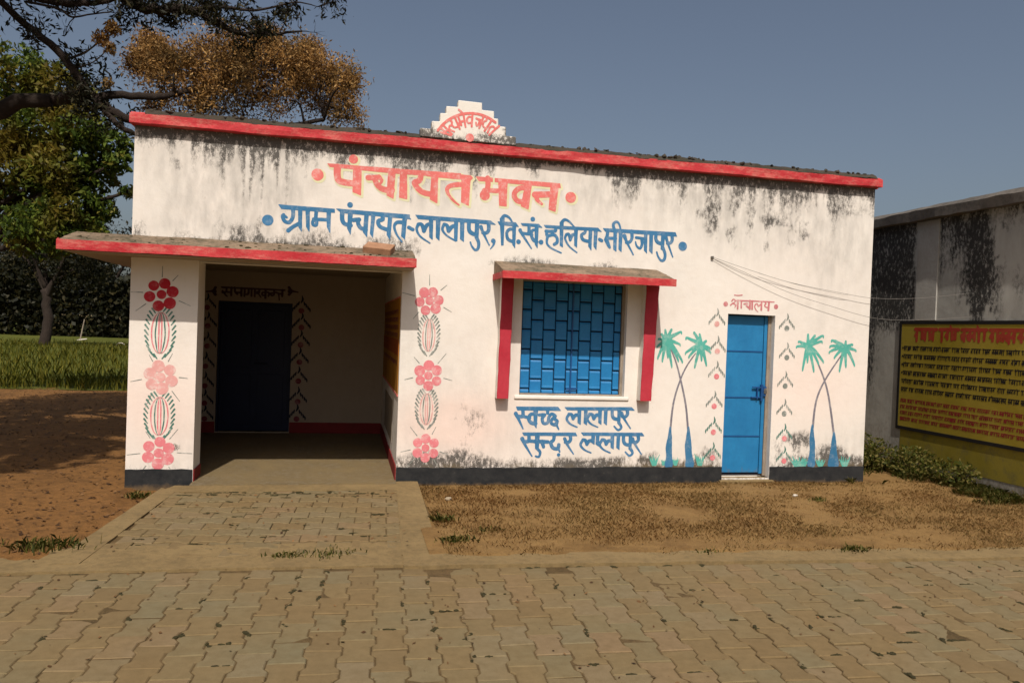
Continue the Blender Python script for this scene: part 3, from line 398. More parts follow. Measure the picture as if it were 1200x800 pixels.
def gz(x, z, cx, cz, sx, sz): return np.exp(-((x-cx)/sx)**2-((z-cz)/sz)**2)
def band(z, lo, hi, soft=.03): return 1/(1+np.exp(-(z-lo)/soft))*(1/(1+np.exp((z-hi)/soft)))
# ================================================================== THE HALL
hall = empty('village_hall', (0, 0, 0), 'white single-storey village hall with red-edged roof, blue hand-painted lettering, open porch and blue shuttered window', 'building')
ZT, ZL = 3.70, 2.33
def f_grime(x, z):
    st = fbm(x*9, z*.55, 4, 11); st2 = fbm(x*26, z*1.3, 3, 12); bl = fbm(x*1.1, z*1.1, 4, 13)
    top = (3.64-z)
    L = .035+.10*np.clip(fbm(x*2.3, z*0, 4, 71)*2.4-.8, 0, 1)+.55*np.clip(st*1.6-.78, 0, 1)*np.clip(fbm(x*1.1, z*0, 3, 72)*2.6-.8, 0, 1)+.75*(gz(x, z*0, 1.15, 0, .45, 1)+.45*gz(x, z*0, 2.75, 0, .22, 1)+.35*gz(x, z*0, 7.6, 0, .35, 1)+.3*gz(x, z*0, 2.1, 0, .15, 1))*np.clip(st2*1.7-.5, 0, 1)
    g = np.exp(-top/np.maximum(L, .03))*1.15
    g += .85*np.exp(-np.maximum(z-2.53, 0)/.075)*(x < 2.8)*(z > 2.5)*np.clip(bl*2-.35, .25, 1)
    g += .75*np.exp(-np.maximum(z-2.49, 0)/.08)*(x > 3.6)*(x < 5.7)*(z > 2.45)*np.clip(fbm(x*3, z*2, 3, 5)*2-.5, .1, 1)
    low = np.exp(-np.maximum(z-.20, 0)/(.05+.14*np.clip(fbm(x*1.7, z*0, 4, 21)*2-.6, 0, 1)))
    g += 1.15*low*(.85*gz(x, z, 8.0, .3, .6, .5)+.7*gz(x, z, 6.15, .35, .35, .5)+.62*gz(x, z, 3.1, .25, .5, .2)+.45*gz(x, z, 4.9, .25, .9, .2)+.22)
    q = np.clip(fbm(x*5, z*5, 4, 77)*2.8-.95, 0, 1)
    g += q*(1.1*gz(x, z, 7.62, .46, .34, .16)+1.0*gz(x, z, 6.12, .42, .24, .20)+.9*gz(x, z, 8.2, .32, .25, .12)+.8*gz(x, z, 5.75, .30, .5, .10)+.9*gz(x, z, 3.15, .30, .40, .09)+.6*gz(x, z, 4.7, .27, .9, .06)+.35*gz(x, z, 3.5, .8, .3, .4))
    g += .5*q*band(z, 2.5, 2.72, .05)*(x < 2.9)*(x > .0)
    g += .9*gz(x, z, .47, .43, .035, .03)
    g += .5*gz(x, z, .42, 3.3, .05, .12)*np.clip(fbm(x*20, z*12, 3, 7)*2-.4, 0, 1)
    g += .75*gz(x, z, 7.0, 3.05, .75, .22)*np.clip(fbm(x*6, z*6, 4, 17)*2.6-1.05, 0, 1)
    g += .28*gz(x, z, 8.1, 3.35, .35, .12)
    g += .7*gz(x, z, 6.5, 3.15, .5, .3)*np.clip(fbm(x*9, z*5, 4, 27)*2.6-1.15, 0, 1)
    return g
def f_dirt(x, z):
    d = .95*np.exp(-np.maximum(z-.20, 0)/.085)*np.clip(fbm(x*2.4, z*1, 4, 31)*2.2-.55, .12, 1)*(x > 2.6)
    d += .35*np.exp(-np.maximum(z-2.53, 0)/.10)*(x < 2.8)*(z > 2.5)
    d += .5*gz(x, z, .47, .36+.08, .05, .04)
    return d
def f_wash(x, z):
    w = .55*gz(x, z, 6.2, 3.35, .9, .22)+.5*gz(x, z, 8.0, 2.85, .4, .35)+1.1*gz(x, z, 1.3, 3.2, .5, .5)+.5*gz(x, z, .35, 3.3, .25, .3)+.5*gz(x, z, 3.0, 3.3, .3, .3)+.35*gz(x, z, 2.6, 3.4, .6, .3)+.55*gz(x, z, 7.0, 3.0, 1.2, .35)+.4*gz(x, z, 5.0, 3.4, 1.2, .25)+.35*gz(x, z, .5, 2.8, .5, .25)
    w += .6*gz(x, z, 1.2, 2.66, 1.3, .09)+.45*np.clip(fbm(x*.9, z*.9, 4, 81)*2.8-1.15, 0, 1)
    w += .45*gz(x, z, 7.9, .5, .7, .25)+.3*gz(x, z, 3.2, .35, .5, .15)+.35*gz(x, z, 8.0, 3.3, .6, .3)
    return w
def f_pink(x, z):
    return np.clip(1.2*gz(x, z, 3.3, .7, .7, .35)+.8*gz(x, z, .3, .8, .6, .5)+.5*gz(x, z, 7.8, 1.2, 1.0, .5)+.35*fbm(x*.8, z*.8, 3, 41)-.1, 0, 1)
FLD = dict(grime=f_grime, dirt=f_dirt, wash=f_wash, pink=f_pink)
OPW = (4.035, 5.275, 1.025, 2.335); OPD = (6.54, 7.16, .085, 2.035)
ex = []
def rev(x0, x1, z0, z1, d, top=True, bot=True):
    ex.append([(x0, 0, z0), (x0, 0, z1), (x0, d, z1), (x0, d, z0)]); ex.append([(x1, 0, z1), (x1, 0, z0), (x1, d, z0), (x1, d, z1)])
    if top: ex.append([(x0, 0, z1), (x1, 0, z1), (x1, d, z1), (x0, d, z1)])
    if bot: ex.append([(x1, 0, z0), (x0, 0, z0), (x0, d, z0), (x1, d, z0)])
rev(*OPW, .13); rev(*OPD, .16, True, False)
XE = 8.45
ex.append([(.64, 0, -.05), (.64, .37, -.05), (.64, .37, ZL), (.64, 0, ZL)])            # right side of the porch pillar
ex.append([(.64, 0, ZL), (2.70, 0, ZL), (2.70, .24, ZL), (.64, .24, ZL)])              # lintel underside
ex.append([(.64, .24, ZL), (2.70, .24, ZL), (2.70, .24, 2.47), (.64, .24, 2.47)])
ex.append([(.64, .37, -.05), (.10, .37, -.05), (.10, .37, 2.47), (.64, .37, 2.47)])
ex.append([(XE, 0, -.1), (XE, 6.5, -.1), (XE, 6.5, ZT), (XE, 0, ZT)])
ex.append([(0, 6.5, -.1), (0, 0, -.1), (0, 0, ZT), (0, 6.5, ZT)])
ex.append([(XE, 6.5, -.1), (0, 6.5, -.1), (0, 6.5, ZT), (XE, 6.5, ZT)])
ex.append([(0, 0, ZT-.1), (XE, 0, ZT-.1), (XE, 6.5, ZT-.1), (0, 6.5, ZT-.1)])
ex.append([(2.75, .13, -.05), (XE, .13, -.05), (XE, .13, .9), (2.75, .13, .9)])
wallsheet('front_wall', 0.0, XE, -.12, ZT, [(.64, 2.70, -.12, ZL), OPW, OPD], lambda a, b: (a, 0, b), .03, FLD, 'plaster', hall, extra=ex)
# porch interior
def even0(x, z): return .12+0*x  # same low weathering value everywhere
PIN = dict(grime=lambda y, z: .55*np.exp(-z/.25)*fbm(y*3, z*3, 3, 3)+.25*gz(y, z, .6, .6, .6, .5)*(fbm(y*7, z*4, 3, 5) > .45), wash=lambda y, z: .7*(z < .98)*fbm(y*2, z*2, 3, 8), dirt=even0, pink=even0)
wallsheet('porch_side_wall', .002, 3.55, .06, 2.47, [], lambda a, b: (2.70, a, b), .07, PIN, 'plaster', hall, flip=True)
HD = (.285, 1.335, .10, 2.02)
wallsheet('porch_back_wall', .08, 2.70, .06, 2.47, [HD], lambda a, b: (a, 3.55, b), .08, dict(grime=even0, wash=even0, dirt=even0, pink=even0), 'plaster_shaded', hall,
    extra=[[(HD[0], 3.55, HD[2]), (HD[0], 3.55, HD[3]), (HD[0], 3.7, HD[3]), (HD[0], 3.7, HD[2])], [(HD[1], 3.55, HD[3]), (HD[1], 3.55, HD[2]), (HD[1], 3.7, HD[2]), (HD[1], 3.7, HD[3])], [(HD[0], 3.55, HD[3]), (HD[1], 3.55, HD[3]), (HD[1], 3.7, HD[3]), (HD[0], 3.7, HD[3])]])
link('porch_left_wall', pyd('porch_left_wall', [(.10, .37, 0), (.10, 3.55, 0), (.10, 3.55, 2.47), (.10, .37, 2.47)], [(0, 3, 2, 1)]), 'plaster_shaded', hall)
link('porch_ceiling', pyd('porch_ceiling', [(.08, .22, 2.46), (2.72, .22, 2.46), (2.72, 3.57, 2.46), (.08, 3.57, 2.46)], [(0, 3, 2, 1)]), 'plaster_shaded', hall)
link('porch_floor', pyd('porch_floor', [(.64, -.16, .082), (2.70, -.16, .082), (2.70, .0, .082), (2.70, 3.7, .085), (.09, 3.7, .085), (.09, .37, .085), (.64, .37, .082), (.64, -.16, -.04), (2.70, -.16, -.04)], [(0, 1, 2, 3, 4, 5, 6), (0, 7, 8, 1)]), 'floor', hall)
# black skirting band outside, dark red dado inside
def skirting(name, x0, x1, zlo, zhi, seed, mat='band'):
    me_v = []; N = max(4, int((x1-x0)/.05)); fs = []
    for i in range(N+1):
        x = x0+(x1-x0)*i/N; t = zhi+(float(fbm(x*9, seed, 3, seed))-.5)*.02
        me_v += [(x, -.012, zlo), (x, -.012, t), (x, .0, t+.002), (x, 0, zlo)]
    for i in range(N):
        for j in range(3): a = i*4+j; fs.append((a, a+4, a+5, a+1))
    fs += [(0, 1, 2, 3), tuple(N*4+k for k in (3, 2, 1, 0))]
    me = pyd(name, me_v, fs); bm = bmesh.new(); bm.from_mesh(me); bmesh.ops.recalc_face_normals(bm, faces=bm.faces); bm.to_mesh(me); bm.free()
    return link(name, me, mat, hall)
skirting('skirting', 0.0, .635, -.08, .205, 3); skirting('skirting', 2.703, 6.535, -.08, .215, 4); skirting('skirting', 7.165, XE, -.08, .215, 5)
skirting('skirting', 6.535, 7.165, -.08, .055, 6)
boxes('dado_band', [(2.688, 2.70, .0, 3.54, .082, .235)], 'red_in', hall, .002)
boxes('dado_band', [(.641, .652, .005, .365, .03, .20)], 'red_in', hall, .002)
boxes('dado_band', [(1.34, 2.688, 3.538, 3.55, .085, .245)], 'red_in', hall, .002); boxes('dado_band', [(.10, .28, 3.538, 3.55, .085, .245)], 'red_in', hall, .002)
# cornice and mossy coping
prism('cornice', [(-.095, 3.658), (-.095, 3.750), (-.03, 3.778), (.03, 3.785), (.03, 3.655)], 'x', -.03, XE+.03, 'red', hall, .045, .0085, 2)
prism('coping', [(-.088, 3.752), (-.062, 3.800), (.16, 3.832), (.20, 3.70), (.0, 3.70)], 'x', .11, XE-.04, 'moss', hall, .03, .017, 6)
prism('cornice', [(XE-.02, 3.66), (XE-.02, 3.75), (XE+.06, 3.75), (XE+.06, 3.66)], 'y', .03, 6.5, 'red', hall, .08, .008, 3)
prism('cornice', [(-.035, 3.66), (-.035, 3.75), (.02, 3.75), (.02, 3.66)], 'y', .03, 6.5, 'red', hall, .08, .008, 3)
bm = bmesh.new()
for i in range(420):
    x = random.uniform(.12, XE-.05); r_ = random.uniform(.008, .026)*(.5+float(fbm(x*1.7, 3, 3, 6)))
    if 2.8 < x < 3.9: continue
    mtx = Matrix.Translation((x, random.uniform(-.07, .05), 3.803+random.uniform(-.012, .010))) @ Matrix.Rotation(random.uniform(0, 3), 4, 'Z') @ Matrix.Diagonal((r_*1.7, r_, r_*random.uniform(.5, 1.1), 1)); q_ = bmesh.ops.create_icosphere(bm, subdivisions=1, radius=1, matrix=mtx)
    for v in q_['verts']: v.co += Vector((random.gauss(0, .2)*r_, random.gauss(0, .2)*r_, random.gauss(0, .25)*r_))
cm = link('coping_growth', fin(bm, 'coping_growth'), 'moss', hall); cm['kind'] = 'stuff'
link('roof_slab', pyd('roof_slab', [(0, .1, 3.77), (XE, .1, 3.77), (XE, 6.5, 3.77), (0, 6.5, 3.77)], [(0, 1, 2, 3)]), 'moss', hall)
# drip stains hanging from the cornice edge stay in the wall's grime; the stepped crest above
CR = [(2.83, 3.775), (2.826, 3.862), (2.950, 3.864), (2.948, 3.947), (3.037, 3.950), (3.036, 4.040), (3.100, 4.042), (3.098, 4.120), (3.227, 4.123), (3.225, 4.196), (3.485, 4.192), (3.488, 4.116), (3.62, 4.115), (3.622, 4.038), (3.67, 4.037), (3.672, 3.958), (3.758, 3.957), (3.761, 3.861), (3.873, 3.861), (3.876, 3.765)]
bm = bmesh.new(); fv = [bm.verts.new((x, -.097, z)) for x, z in CR]; bv = [bm.verts.new((x, .01, z)) for x, z in CR]; n = len(CR)
bm.faces.new(fv); bm.faces.new(bv[::-1])
for i in range(n): bm.faces.new((fv[i], fv[(i+1) % n], bv[(i+1) % n], bv[i]))
bmesh.ops.recalc_face_normals(bm, faces=bm.faces); bmesh.ops.bevel(bm, geom=bm.edges[:], offset=.006, segments=1, affect='EDGES')
bmesh.ops.triangulate(bm, faces=[f for f in bm.faces if len(f.verts) > 4])
bmesh.ops.subdivide_edges(bm, edges=[e for e in bm.edges if e.calc_length() > .05], cuts=2)
me = fin(bm, 'crest'); at = me.attributes.new('grime', 'FLOAT', 'POINT')
for i, v in enumerate(me.vertices):
    x, z = v.co.x, v.co.z; w = .62*math.exp(-max(0, z-3.765)/.05)+(.45 if x < 2.96 or x > 3.75 else 0)+.3*max(0, float(fbm(x*6, z*6, 3, 4))*2-1)
    at.data[i].value = min(1, w)
crest = link('crest', me, 'plaster', hall)
paint('crest_lettering', mm(SH['crest_word']), 'coral', crest, lambda a, b: (a, -.1000, b), .004, .0035)
# porch roof slab (sloping chajja) with its red edge, wrapping round the left end
prism('porch_roof', [(-.50, 2.352), (-.50, 2.432), (-.28, 2.50), (.0, 2.562), (.03, 2.40), (.0, 2.355)], 'x', -.50, 2.795, 'chajja', hall, .05, .007, 12)
prism('porch_roof_edge', [(-.512, 2.345), (-.512, 2.436), (-.494, 2.438), (-.494, 2.345)], 'x', -.512, 2.803, 'red', hall, .05, .005, 14)
boxes('porch_roof_edge', [(2.795, 2.804, -.494, -.01, 2.352, 2.43)], 'red', hall, .002)
boxes('porch_roof_wing', [(-.50, .0, .0, 3.7, 2.352, 2.45)], 'chajja', hall, .01)
boxes('porch_roof_edge', [(-.511, -.50, -.49, 3.7, 2.345, 2.45)], 'red', hall, .003)
link('porch_soffit', pyd('porch_soffit', [(-.49, -.49, 2.340), (2.79, -.49, 2.340), (2.79, -.003, 2.340), (-.49, -.003, 2.340), (-.005, 0, 2.338), (-.005, 3.7, 2.338), (-.49, 3.7, 2.338)], [(0, 3, 2, 1), (3, 6, 5, 4)]), 'plaster_shaded', hall)
# window: sunshade, fins, frame, shutters of staggered steel plates
prism('sunshade', [(-.535, 2.29), (-.535, 2.36), (-.28, 2.435), (.0, 2.505), (.02, 2.40), (.0, 2.34)], 'x', 3.70, 5.612, 'chajja', hall, .05, .005, 22)
prism('sunshade_edge', [(-.548, 2.285), (-.548, 2.362), (-.530, 2.366), (-.530, 2.285)], 'x', 3.69, 5.622, 'red', hall, .05, .004, 24)
prism('sunshade_edge', [(3.688, 2.29), (3.688, 2.355), (3.702, 2.355), (3.702, 2.29)], 'y', -.53, -.002, 'red', hall, .06, .003, 25)
def finpart(xa, xb, xc, xd, seed):
    # slab fin leaning slightly, from (xa..xb at top) to (xc..xd at bottom)
    vs = []; N = 22; fs = []
    for i in range(N+1):
        t = i/N; z = 2.345+(0.995-2.345)*t; x0 = xa+(xc-xa)*t+(float(fbm(t*9, seed, 3, seed))-.5)*.012; x1 = xb+(xd-xb)*t+(float(fbm(t*9, seed+3, 3, seed))-.5)*.012
        vs += [(x0, 0.0, z), (x0, -.115, z), (x0+.006, -.121, z), (x1-.006, -.121, z), (x1, -.115, z), (x1, 0.0, z)]
    for i in range(N):
        for j in range(5): a = i*6+j; fs.append((a, a+6, a+7, a+1))
    fs.append(tuple(N*6+k for k in range(6)))
    me = pyd('fin', vs, fs); bm = bmesh.new(); bm.from_mesh(me); bmesh.ops.recalc_face_normals(bm, faces=bm.faces); bm.to_mesh(me); bm.free()
    me.materials.append(MT['fin_red']); me.materials.append(MT['plaster'])
    for p in me.polygons:
        if p.center.x < (xa+xb+xc+xd)/4-.03 and abs(p.normal.x) > .9: p.material_index = 1
    return link('fin', me, None, hall)
finpart(3.772, 3.908, 3.762, 3.892, 3); finpart(5.452, 5.612, 5.428, 5.562, 8)
win = link('window', pyd('window', [(OPW[0], .122, OPW[2]), (OPW[1], .122, OPW[2]), (OPW[1], .122, OPW[3]), (OPW[0], .122, OPW[3])], [(0, 1, 2, 3)]), 'gap', hall)
boxes('window_frame', [(OPW[0], OPW[0]+.022, .075, .12, OPW[2], OPW[3]), (OPW[1]-.03, OPW[1], .075, .12, OPW[2], OPW[3]), (OPW[0]+.022, OPW[1]-.03, .075, .12, OPW[2], OPW[2]+.018), (OPW[0]+.022, OPW[1]-.03, .075, .12, OPW[3]-.03, OPW[3])], 'timber', win, .003, True)
XS = [4.059, 4.172, 4.313, 4.456, 4.596, 4.652, 4.738, 4.879, 5.019, 5.160, 5.243]
pm = {}
def plate(wd, ht):
    k = (round(wd, 3), round(ht, 3))
    if k not in pm:
        # a pressed plate: flat face with the lower lip bent forward over the next one
        bm = bmesh.new(); w = wd/2; h_ = ht/2
        prof = [(-h_, -.003), (-h_+.012, -.006), (-h_+.03, -.001), (h_-.02, 0), (h_, .010)]
        rows = [[bm.verts.new((sx*w, y, z)) for sx in (-1, -.88, .88, 1)] for z, y in prof]
        for r_ in rows: r_[0].co.y += .008; r_[3].co.y += .008
        for a, b in zip(rows, rows[1:]):
            for i in range(3): bm.faces.new((a[i], a[i+1], b[i+1], b[i]))
        pm[k] = fin(bm, 'panel'); pm[k].materials.append(MT['blue_win'])
    return pm[k]
PH = .2235
for ci in range(10):
    x0, x1 = XS[ci], XS[ci+1]; odd = ci in (1, 3, 6, 8)
    zs = (1.195 if odd else 1.31)-.0; z = zs-2*PH
    while z < OPW[3]-.03:
        z0, z1 = max(z+.016, OPW[2]+.02), min(z+PH, OPW[3]-.03)
        if z1-z0 > .03:
            o = link('panel', plate(x1-x0-.009, z1-z0), None, win, ((x0+x1)/2, .098+random.uniform(-.002, .002), (z0+z1)/2)); o.rotation_euler = (random.uniform(-.012, .012), 0, 0)
        z += PH
boxes('meeting_stile', [(4.645, 4.660, .078, .098, 1.04, 2.3)], 'blue_rib', win, .002)
boxes('shutter_bolt', [(4.600, 4.655, .070, .082, 1.088, 1.108), (4.640, 4.652, .066, .080, 1.06, 1.16), (4.655, 4.74, .070, .082, 1.095, 1.112)], 'blue_rib', win, .002, True)
boxes('window_sill', [(3.98, 5.33, -.018, .09, .985, 1.022)], 'plaster', win, .006)
# toilet door: sheet steel leaf with three seams, flange, bolt and threshold
door = link('toilet_door', pyd('toilet_door', [(6.545, .118, .10), (7.155, .118, .10), (7.155, .118, 2.03), (6.545, .118, 2.03)], [(0, 1, 2, 3)]), 'gap', hall)
zz = [.125, .57, 1.037, 1.594, 2.022]
for i in range(4): boxes('door_sheet', [(6.556, 7.072, .100, .112, zz[i]+.004, zz[i+1]-.004)], 'blue', door, .003)
boxes('door_stile', [(7.076, 7.118, .090, .112, .115, 2.022)], 'blue', door, .003)
boxes('door_seam', [(6.556, 7.074, .094, .101, z-.009, z+.004) for z in zz[1:4]], 'blue_rib', door, .002, True)
boxes('door_frame', [(7.121, 7.158, .08, .13, .09, 2.03)], 'timber', door, .003)
lat = boxes('latch', [(6.94, 7.125, .066, .080, 1.155, 1.173), (6.93, 7.05, .07, .092, 1.035, 1.050), (7.0, 7.012, .064, .090, 1.02, 1.17), (7.05, 7.075, .06, .092, 1.00, 1.20), (7.078, 7.112, .062, .088, 1.06, 1.18)], 'blue_rib', door, .002)
boxes('padlock', [(7.085, 7.122, .052, .066, 1.09, 1.135), (7.09, 7.117, .054, .062, 1.13, 1.155)], 'steel', door, .004)
prism('threshold', [(-.05, -.03), (-.05, .052), (-.045, .060), (.118, .075), (.118, -.03)], 'x', 6.50, 7.20, 'kerb', hall, .06, .005, 31)
# hall door in the porch
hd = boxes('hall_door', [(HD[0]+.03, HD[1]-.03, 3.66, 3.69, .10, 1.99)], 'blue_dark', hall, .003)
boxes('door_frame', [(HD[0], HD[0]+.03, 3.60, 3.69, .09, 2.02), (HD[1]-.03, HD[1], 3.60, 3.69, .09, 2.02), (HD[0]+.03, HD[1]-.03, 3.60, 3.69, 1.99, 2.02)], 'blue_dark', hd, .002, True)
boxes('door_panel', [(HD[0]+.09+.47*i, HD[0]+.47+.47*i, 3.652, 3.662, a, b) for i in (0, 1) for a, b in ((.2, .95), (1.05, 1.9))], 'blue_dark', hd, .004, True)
boxes('door_bolt', [(.80, .99, 3.638, 3.652, 1.1, 1.12)], 'gap', hd, .002)
# ------------------------------------------------------------------ painted lettering and ornament
fr = lambda y: (lambda a, b: (a, y, b))
paint('heading_outline', mm(SH['heading']), 'cream_halo', hall, fr(-.0015), .006, .016, (.012, -.012))
paint('heading_lettering', mm(SH['heading']), 'coral', hall, fr(-.0030), .005, .003)
paint('name_lettering', mm(SH['title']), 'blue_word', hall, fr(-.0022), .0042, .0035, (0, 0), .0012)
paint('slogan_lettering', mm(SH['slogan']), 'blue_word', hall, fr(-.0022), .0042, .0035, (0, 0), .0012)
paint('toilet_lettering', mm(SH['toilet_word']), 'rose_word', hall, fr(-.0022), .0035, .0025, (0, 0), .001)
paint('hall_lettering', mm(SH['hall_word']), 'maroon_dark', hall, fr(3.5475), .006, .004)
def disc_flower(cx, cz, rp, rr, mat, mcen, y=0, rot=0.0, n=6, seed=1):
    rnd = random.Random(seed)
    sh = {'c': [(cx+rp*.96*math.cos(rot+i*2*math.pi/n)+rnd.uniform(-.005, .005), cz+rp*math.sin(rot+i*2*math.pi/n)+rnd.uniform(-.005, .005), rr*rnd.uniform(1.0, 1.18)) for i in range(n)]+[(cx, cz, rr*.92)]}
    w = {'s': []}
    for k in range(6):
        a = rot+.5+k*math.pi/3+rnd.uniform(-.25, .25); r0 = rp+rr+.012; L = rnd.uniform(.08, .15)
        w['s'].append([(cx+r0*math.cos(a), cz+r0*math.sin(a), .0045), (cx+(r0+L)*math.cos(a), cz+(r0+L)*math.sin(a)-.01, .0025)])
    o = paint('painted_flower', sh, mat, hall, fr(y-.0022), .005); paint('flower_whiskers', w, 'greygreen', hall, fr(y-.0020), .0022, 0, (0, 0), .0004)
def wheat(cx, z0, z1, hw, y=0, dark='leafgreen', pinkm='pink', seed=1):
    rnd = random.Random(seed); cz = (z0+z1)/2; hh = (z0-z1)/2; g = {'s': []}; p = {'s': []}; q = {'s': []}
    for sd_ in (-1, 1):
        for i in range(13):
            t = math.pi*(.07+.86*i/12); x = cx+sd_*hw*.86*math.sin(t)**.8; z = cz+hh*math.cos(t)
            g['s'].append([(x-sd_*.014, z-.022, .0055), (x+sd_*.017, z+.022, .0095)])
    for i, u in enumerate((-.55, -.3, -.1, .1, .3, .55)):
        pts = [(cx+u*hw*math.sin(math.pi*(.06+.88*k/8))*1.0+rnd.uniform(-.002, .002), cz+hh*.86*math.cos(math.pi*(.06+.88*k/8)), .0065 if 1 < k < 7 else .0035) for k in range(9)]
        (p if i in (0, 2, 3, 5) else q)['s'].append(pts)
    paint('painted_wheat', g, dark, hall, fr(y-.0021), .0032, 0, (0, 0), .0006); paint('painted_stems', p, pinkm, hall, fr(y-.0023), .0032, 0, (0, 0), .0006); paint('painted_stems', q, dark, hall, fr(y-.0019), .0032, 0, (0, 0), .0006)
disc_flower(.293, 1.978, .115, .050, 'crimson', None, 0, .25, 6, 1); disc_flower(.305, 1.14, .112, .054, 'pale_pink', None, 0, .7, 6, 2); disc_flower(.309, .374, .112, .052, 'pink', None, 0, .45, 6, 3)
wheat(.291, 1.835, 1.345, .148, seed=1); wheat(.305, .975, .520, .148, seed=2)
disc_flower(3.001, 2.032, .108, .050, 'pink', None, 0, .15, 6, 4); disc_flower(3.016, 1.22, .108, .050, 'pink', None, 0, .55, 6, 5); disc_flower(3.012, .432, .106, .047, 'pink', None, 0, .5, 6, 6)
wheat(3.006, 1.865, 1.452, .118, seed=3, dark='greygreen', pinkm='pale_pink'); wheat(3.008, 1.055, .655, .122, seed=4, dark='greygreen', pinkm='pale_pink')
def lotus(cx, cz, s, y, mdot, mleaf, seed):
    rnd = random.Random(seed); g = {'s': []}
    for sd_ in (-1, 1):
        for i in range(4):
            t = i/3; x = cx+sd_*(.090-.062*t)*s; z = cz+(.012+.070*t)*s
            g['s'].append([(x+sd_*.003*s, z-.020*s, .0048*s), (x+sd_*.001*s, z+.004*s, .0088*s), (x-sd_*.004*s, z+.022*s, .0035*s)])
    g['s'].append([(cx-.006*s, cz+.090*s, .006*s), (cx+.012*s, cz+.125*s, .011*s), (cx+.002*s, cz+.170*s, .003*s)])
    paint('painted_bud', {'c': [(cx, cz, .031*s)]}, mdot, hall, fr(y-.0024), .004); paint('bud_leaves', g, mleaf, hall, fr(y-.0021), .0032 if y == 0 else .006, 0, (0, 0), .0005)
for i, (x, z) in enumerate([(6.40, 1.908), (6.42, 1.586), (6.423, 1.288), (6.408, .936), (6.412, .629), (6.414, .325)]): lotus(x, z, 1.08, 0, 'pale_pink' if i < 2 else 'pink', 'leafgreen' if i > 3 else 'greygreen', i)
for i, (x, z) in enumerate([(7.319, 1.889), (7.336, 1.538), (7.329, 1.194), (7.333, .859), (7.347, .558), (7.355, .286)]): lotus(x, z, 1.06, 0, 'greygreen' if i < 4 else 'pink', 'greygreen' if i < 4 else 'leafgreen', i+9)
for i, (x, z) in enumerate([(.134, 1.913), (.15, 1.644), (.15, 1.349), (.135, 1.054), (.135, .767), (.135, .513), (.141, .285)]): lotus(x, z, 1.25, 3.55, 'maroon_word', 'gap', i+20)
for i, (x, z) in enumerate([(1.463, 1.917), (1.471, 1.667), (1.466, 1.408), (1.458, 1.148), (1.45, .863), (1.451, .555), (1.442, .295)]): lotus(x, z, 1.35, 3.55, 'maroon_word', 'gap', i+30)
for k in ('palm_a', 'palm_b', 'palm_c', 'palm_d'): paint('painted_palm_crown', mm(SH[k]), 'teal', hall, fr(-.0026), .0042, 0, (0, 0), .001)
pt = mm(SH['palm_trunks']); pb = mm(SH['palm_bases']); pp = mm(SH['painted_plants'])
for i in range(4): paint('painted_palm_trunk', {'s': [pt['s'][i]]}, 'trunkpaint', hall, fr(-.0022-.0004*(i % 2)), .0035, 0, (0, 0), .001); paint('painted_palm_base', {'s': [pb['s'][i]]}, 'basepaint', hall, fr(-.0030), .005)
for i in range(0, 48, 6): paint('painted_plant', {'s': pp['s'][i:i+6]}, 'teal', hall, fr(-.0014-.0003*(i // 6 % 2)), .005)
# notices painted on the porch's right wall
sd2 = lambda d: (lambda a, b: (2.70-d, a, b))
boxes('notice_board', [(2.693, 2.70, .12, 3.42, 1.0, 2.06)], 'yellow_in', hall, .001); boxes('notice_band', [(2.6905, 2.693, .12, 3.42, 1.42, 1.60)], 'orange_in', hall, 0); boxes('notice_border', [(2.690, 2.70, .10, 3.44, .975, 1.0), (2.690, 2.70, .10, 3.44, 2.06, 2.075)], 'coral', hall, .001, True)
boxes('notice_poster', [(2.696, 2.70, .9, 2.6, .35, .85)], 'timber', hall, 0)
def scrawl(a0, a1, z, hgt, seed, wt=.10):
    """rows of small hung strokes under a head line, as far-off Hindi handwriting reads"""
    rnd = random.Random(seed); s = []; a = a0
    while a < a1:
        L = rnd.uniform(1.6, 4.2)*hgt; e = min(a+L, a1); s.append([(a, z, hgt*wt), (e, z, hgt*wt)]); x = a+hgt*.25
        while x < e-hgt*.1:
            k = rnd.random(); s.append([(x, z, hgt*wt), (x+rnd.uniform(-.03, .03)*hgt, z-hgt*rnd.uniform(.75, 1), hgt*wt*.8)])
            if k < .45: s.append([(x, z-hgt*.35, hgt*wt*.8), (x-hgt*.28, z-hgt*.45, hgt*wt*.9), (x-hgt*.2, z-hgt*.8, hgt*wt*.6)])
            elif k < .7: s.append([(x, z-hgt*.6, hgt*wt*.7), (x-hgt*.22, z-hgt*.55, hgt*wt*.8), (x-hgt*.1, z-hgt*.3, hgt*wt*.6)])
            elif k < .8: s.append([(x, z, hgt*wt*.7), (x-hgt*.2, z+hgt*.32, hgt*wt*.5)])
            x += hgt*rnd.uniform(.38, .62)
        a = e+hgt*.35
    return s
rows = []
for i in range(5): rows += scrawl(.35, 3.2, 1.93-i*.09 if i < 4 else 1.35, .055, i)
paint('notice_lettering', {'s': rows}, 'maroon_word', hall, sd2(.0085), .011, k=2)
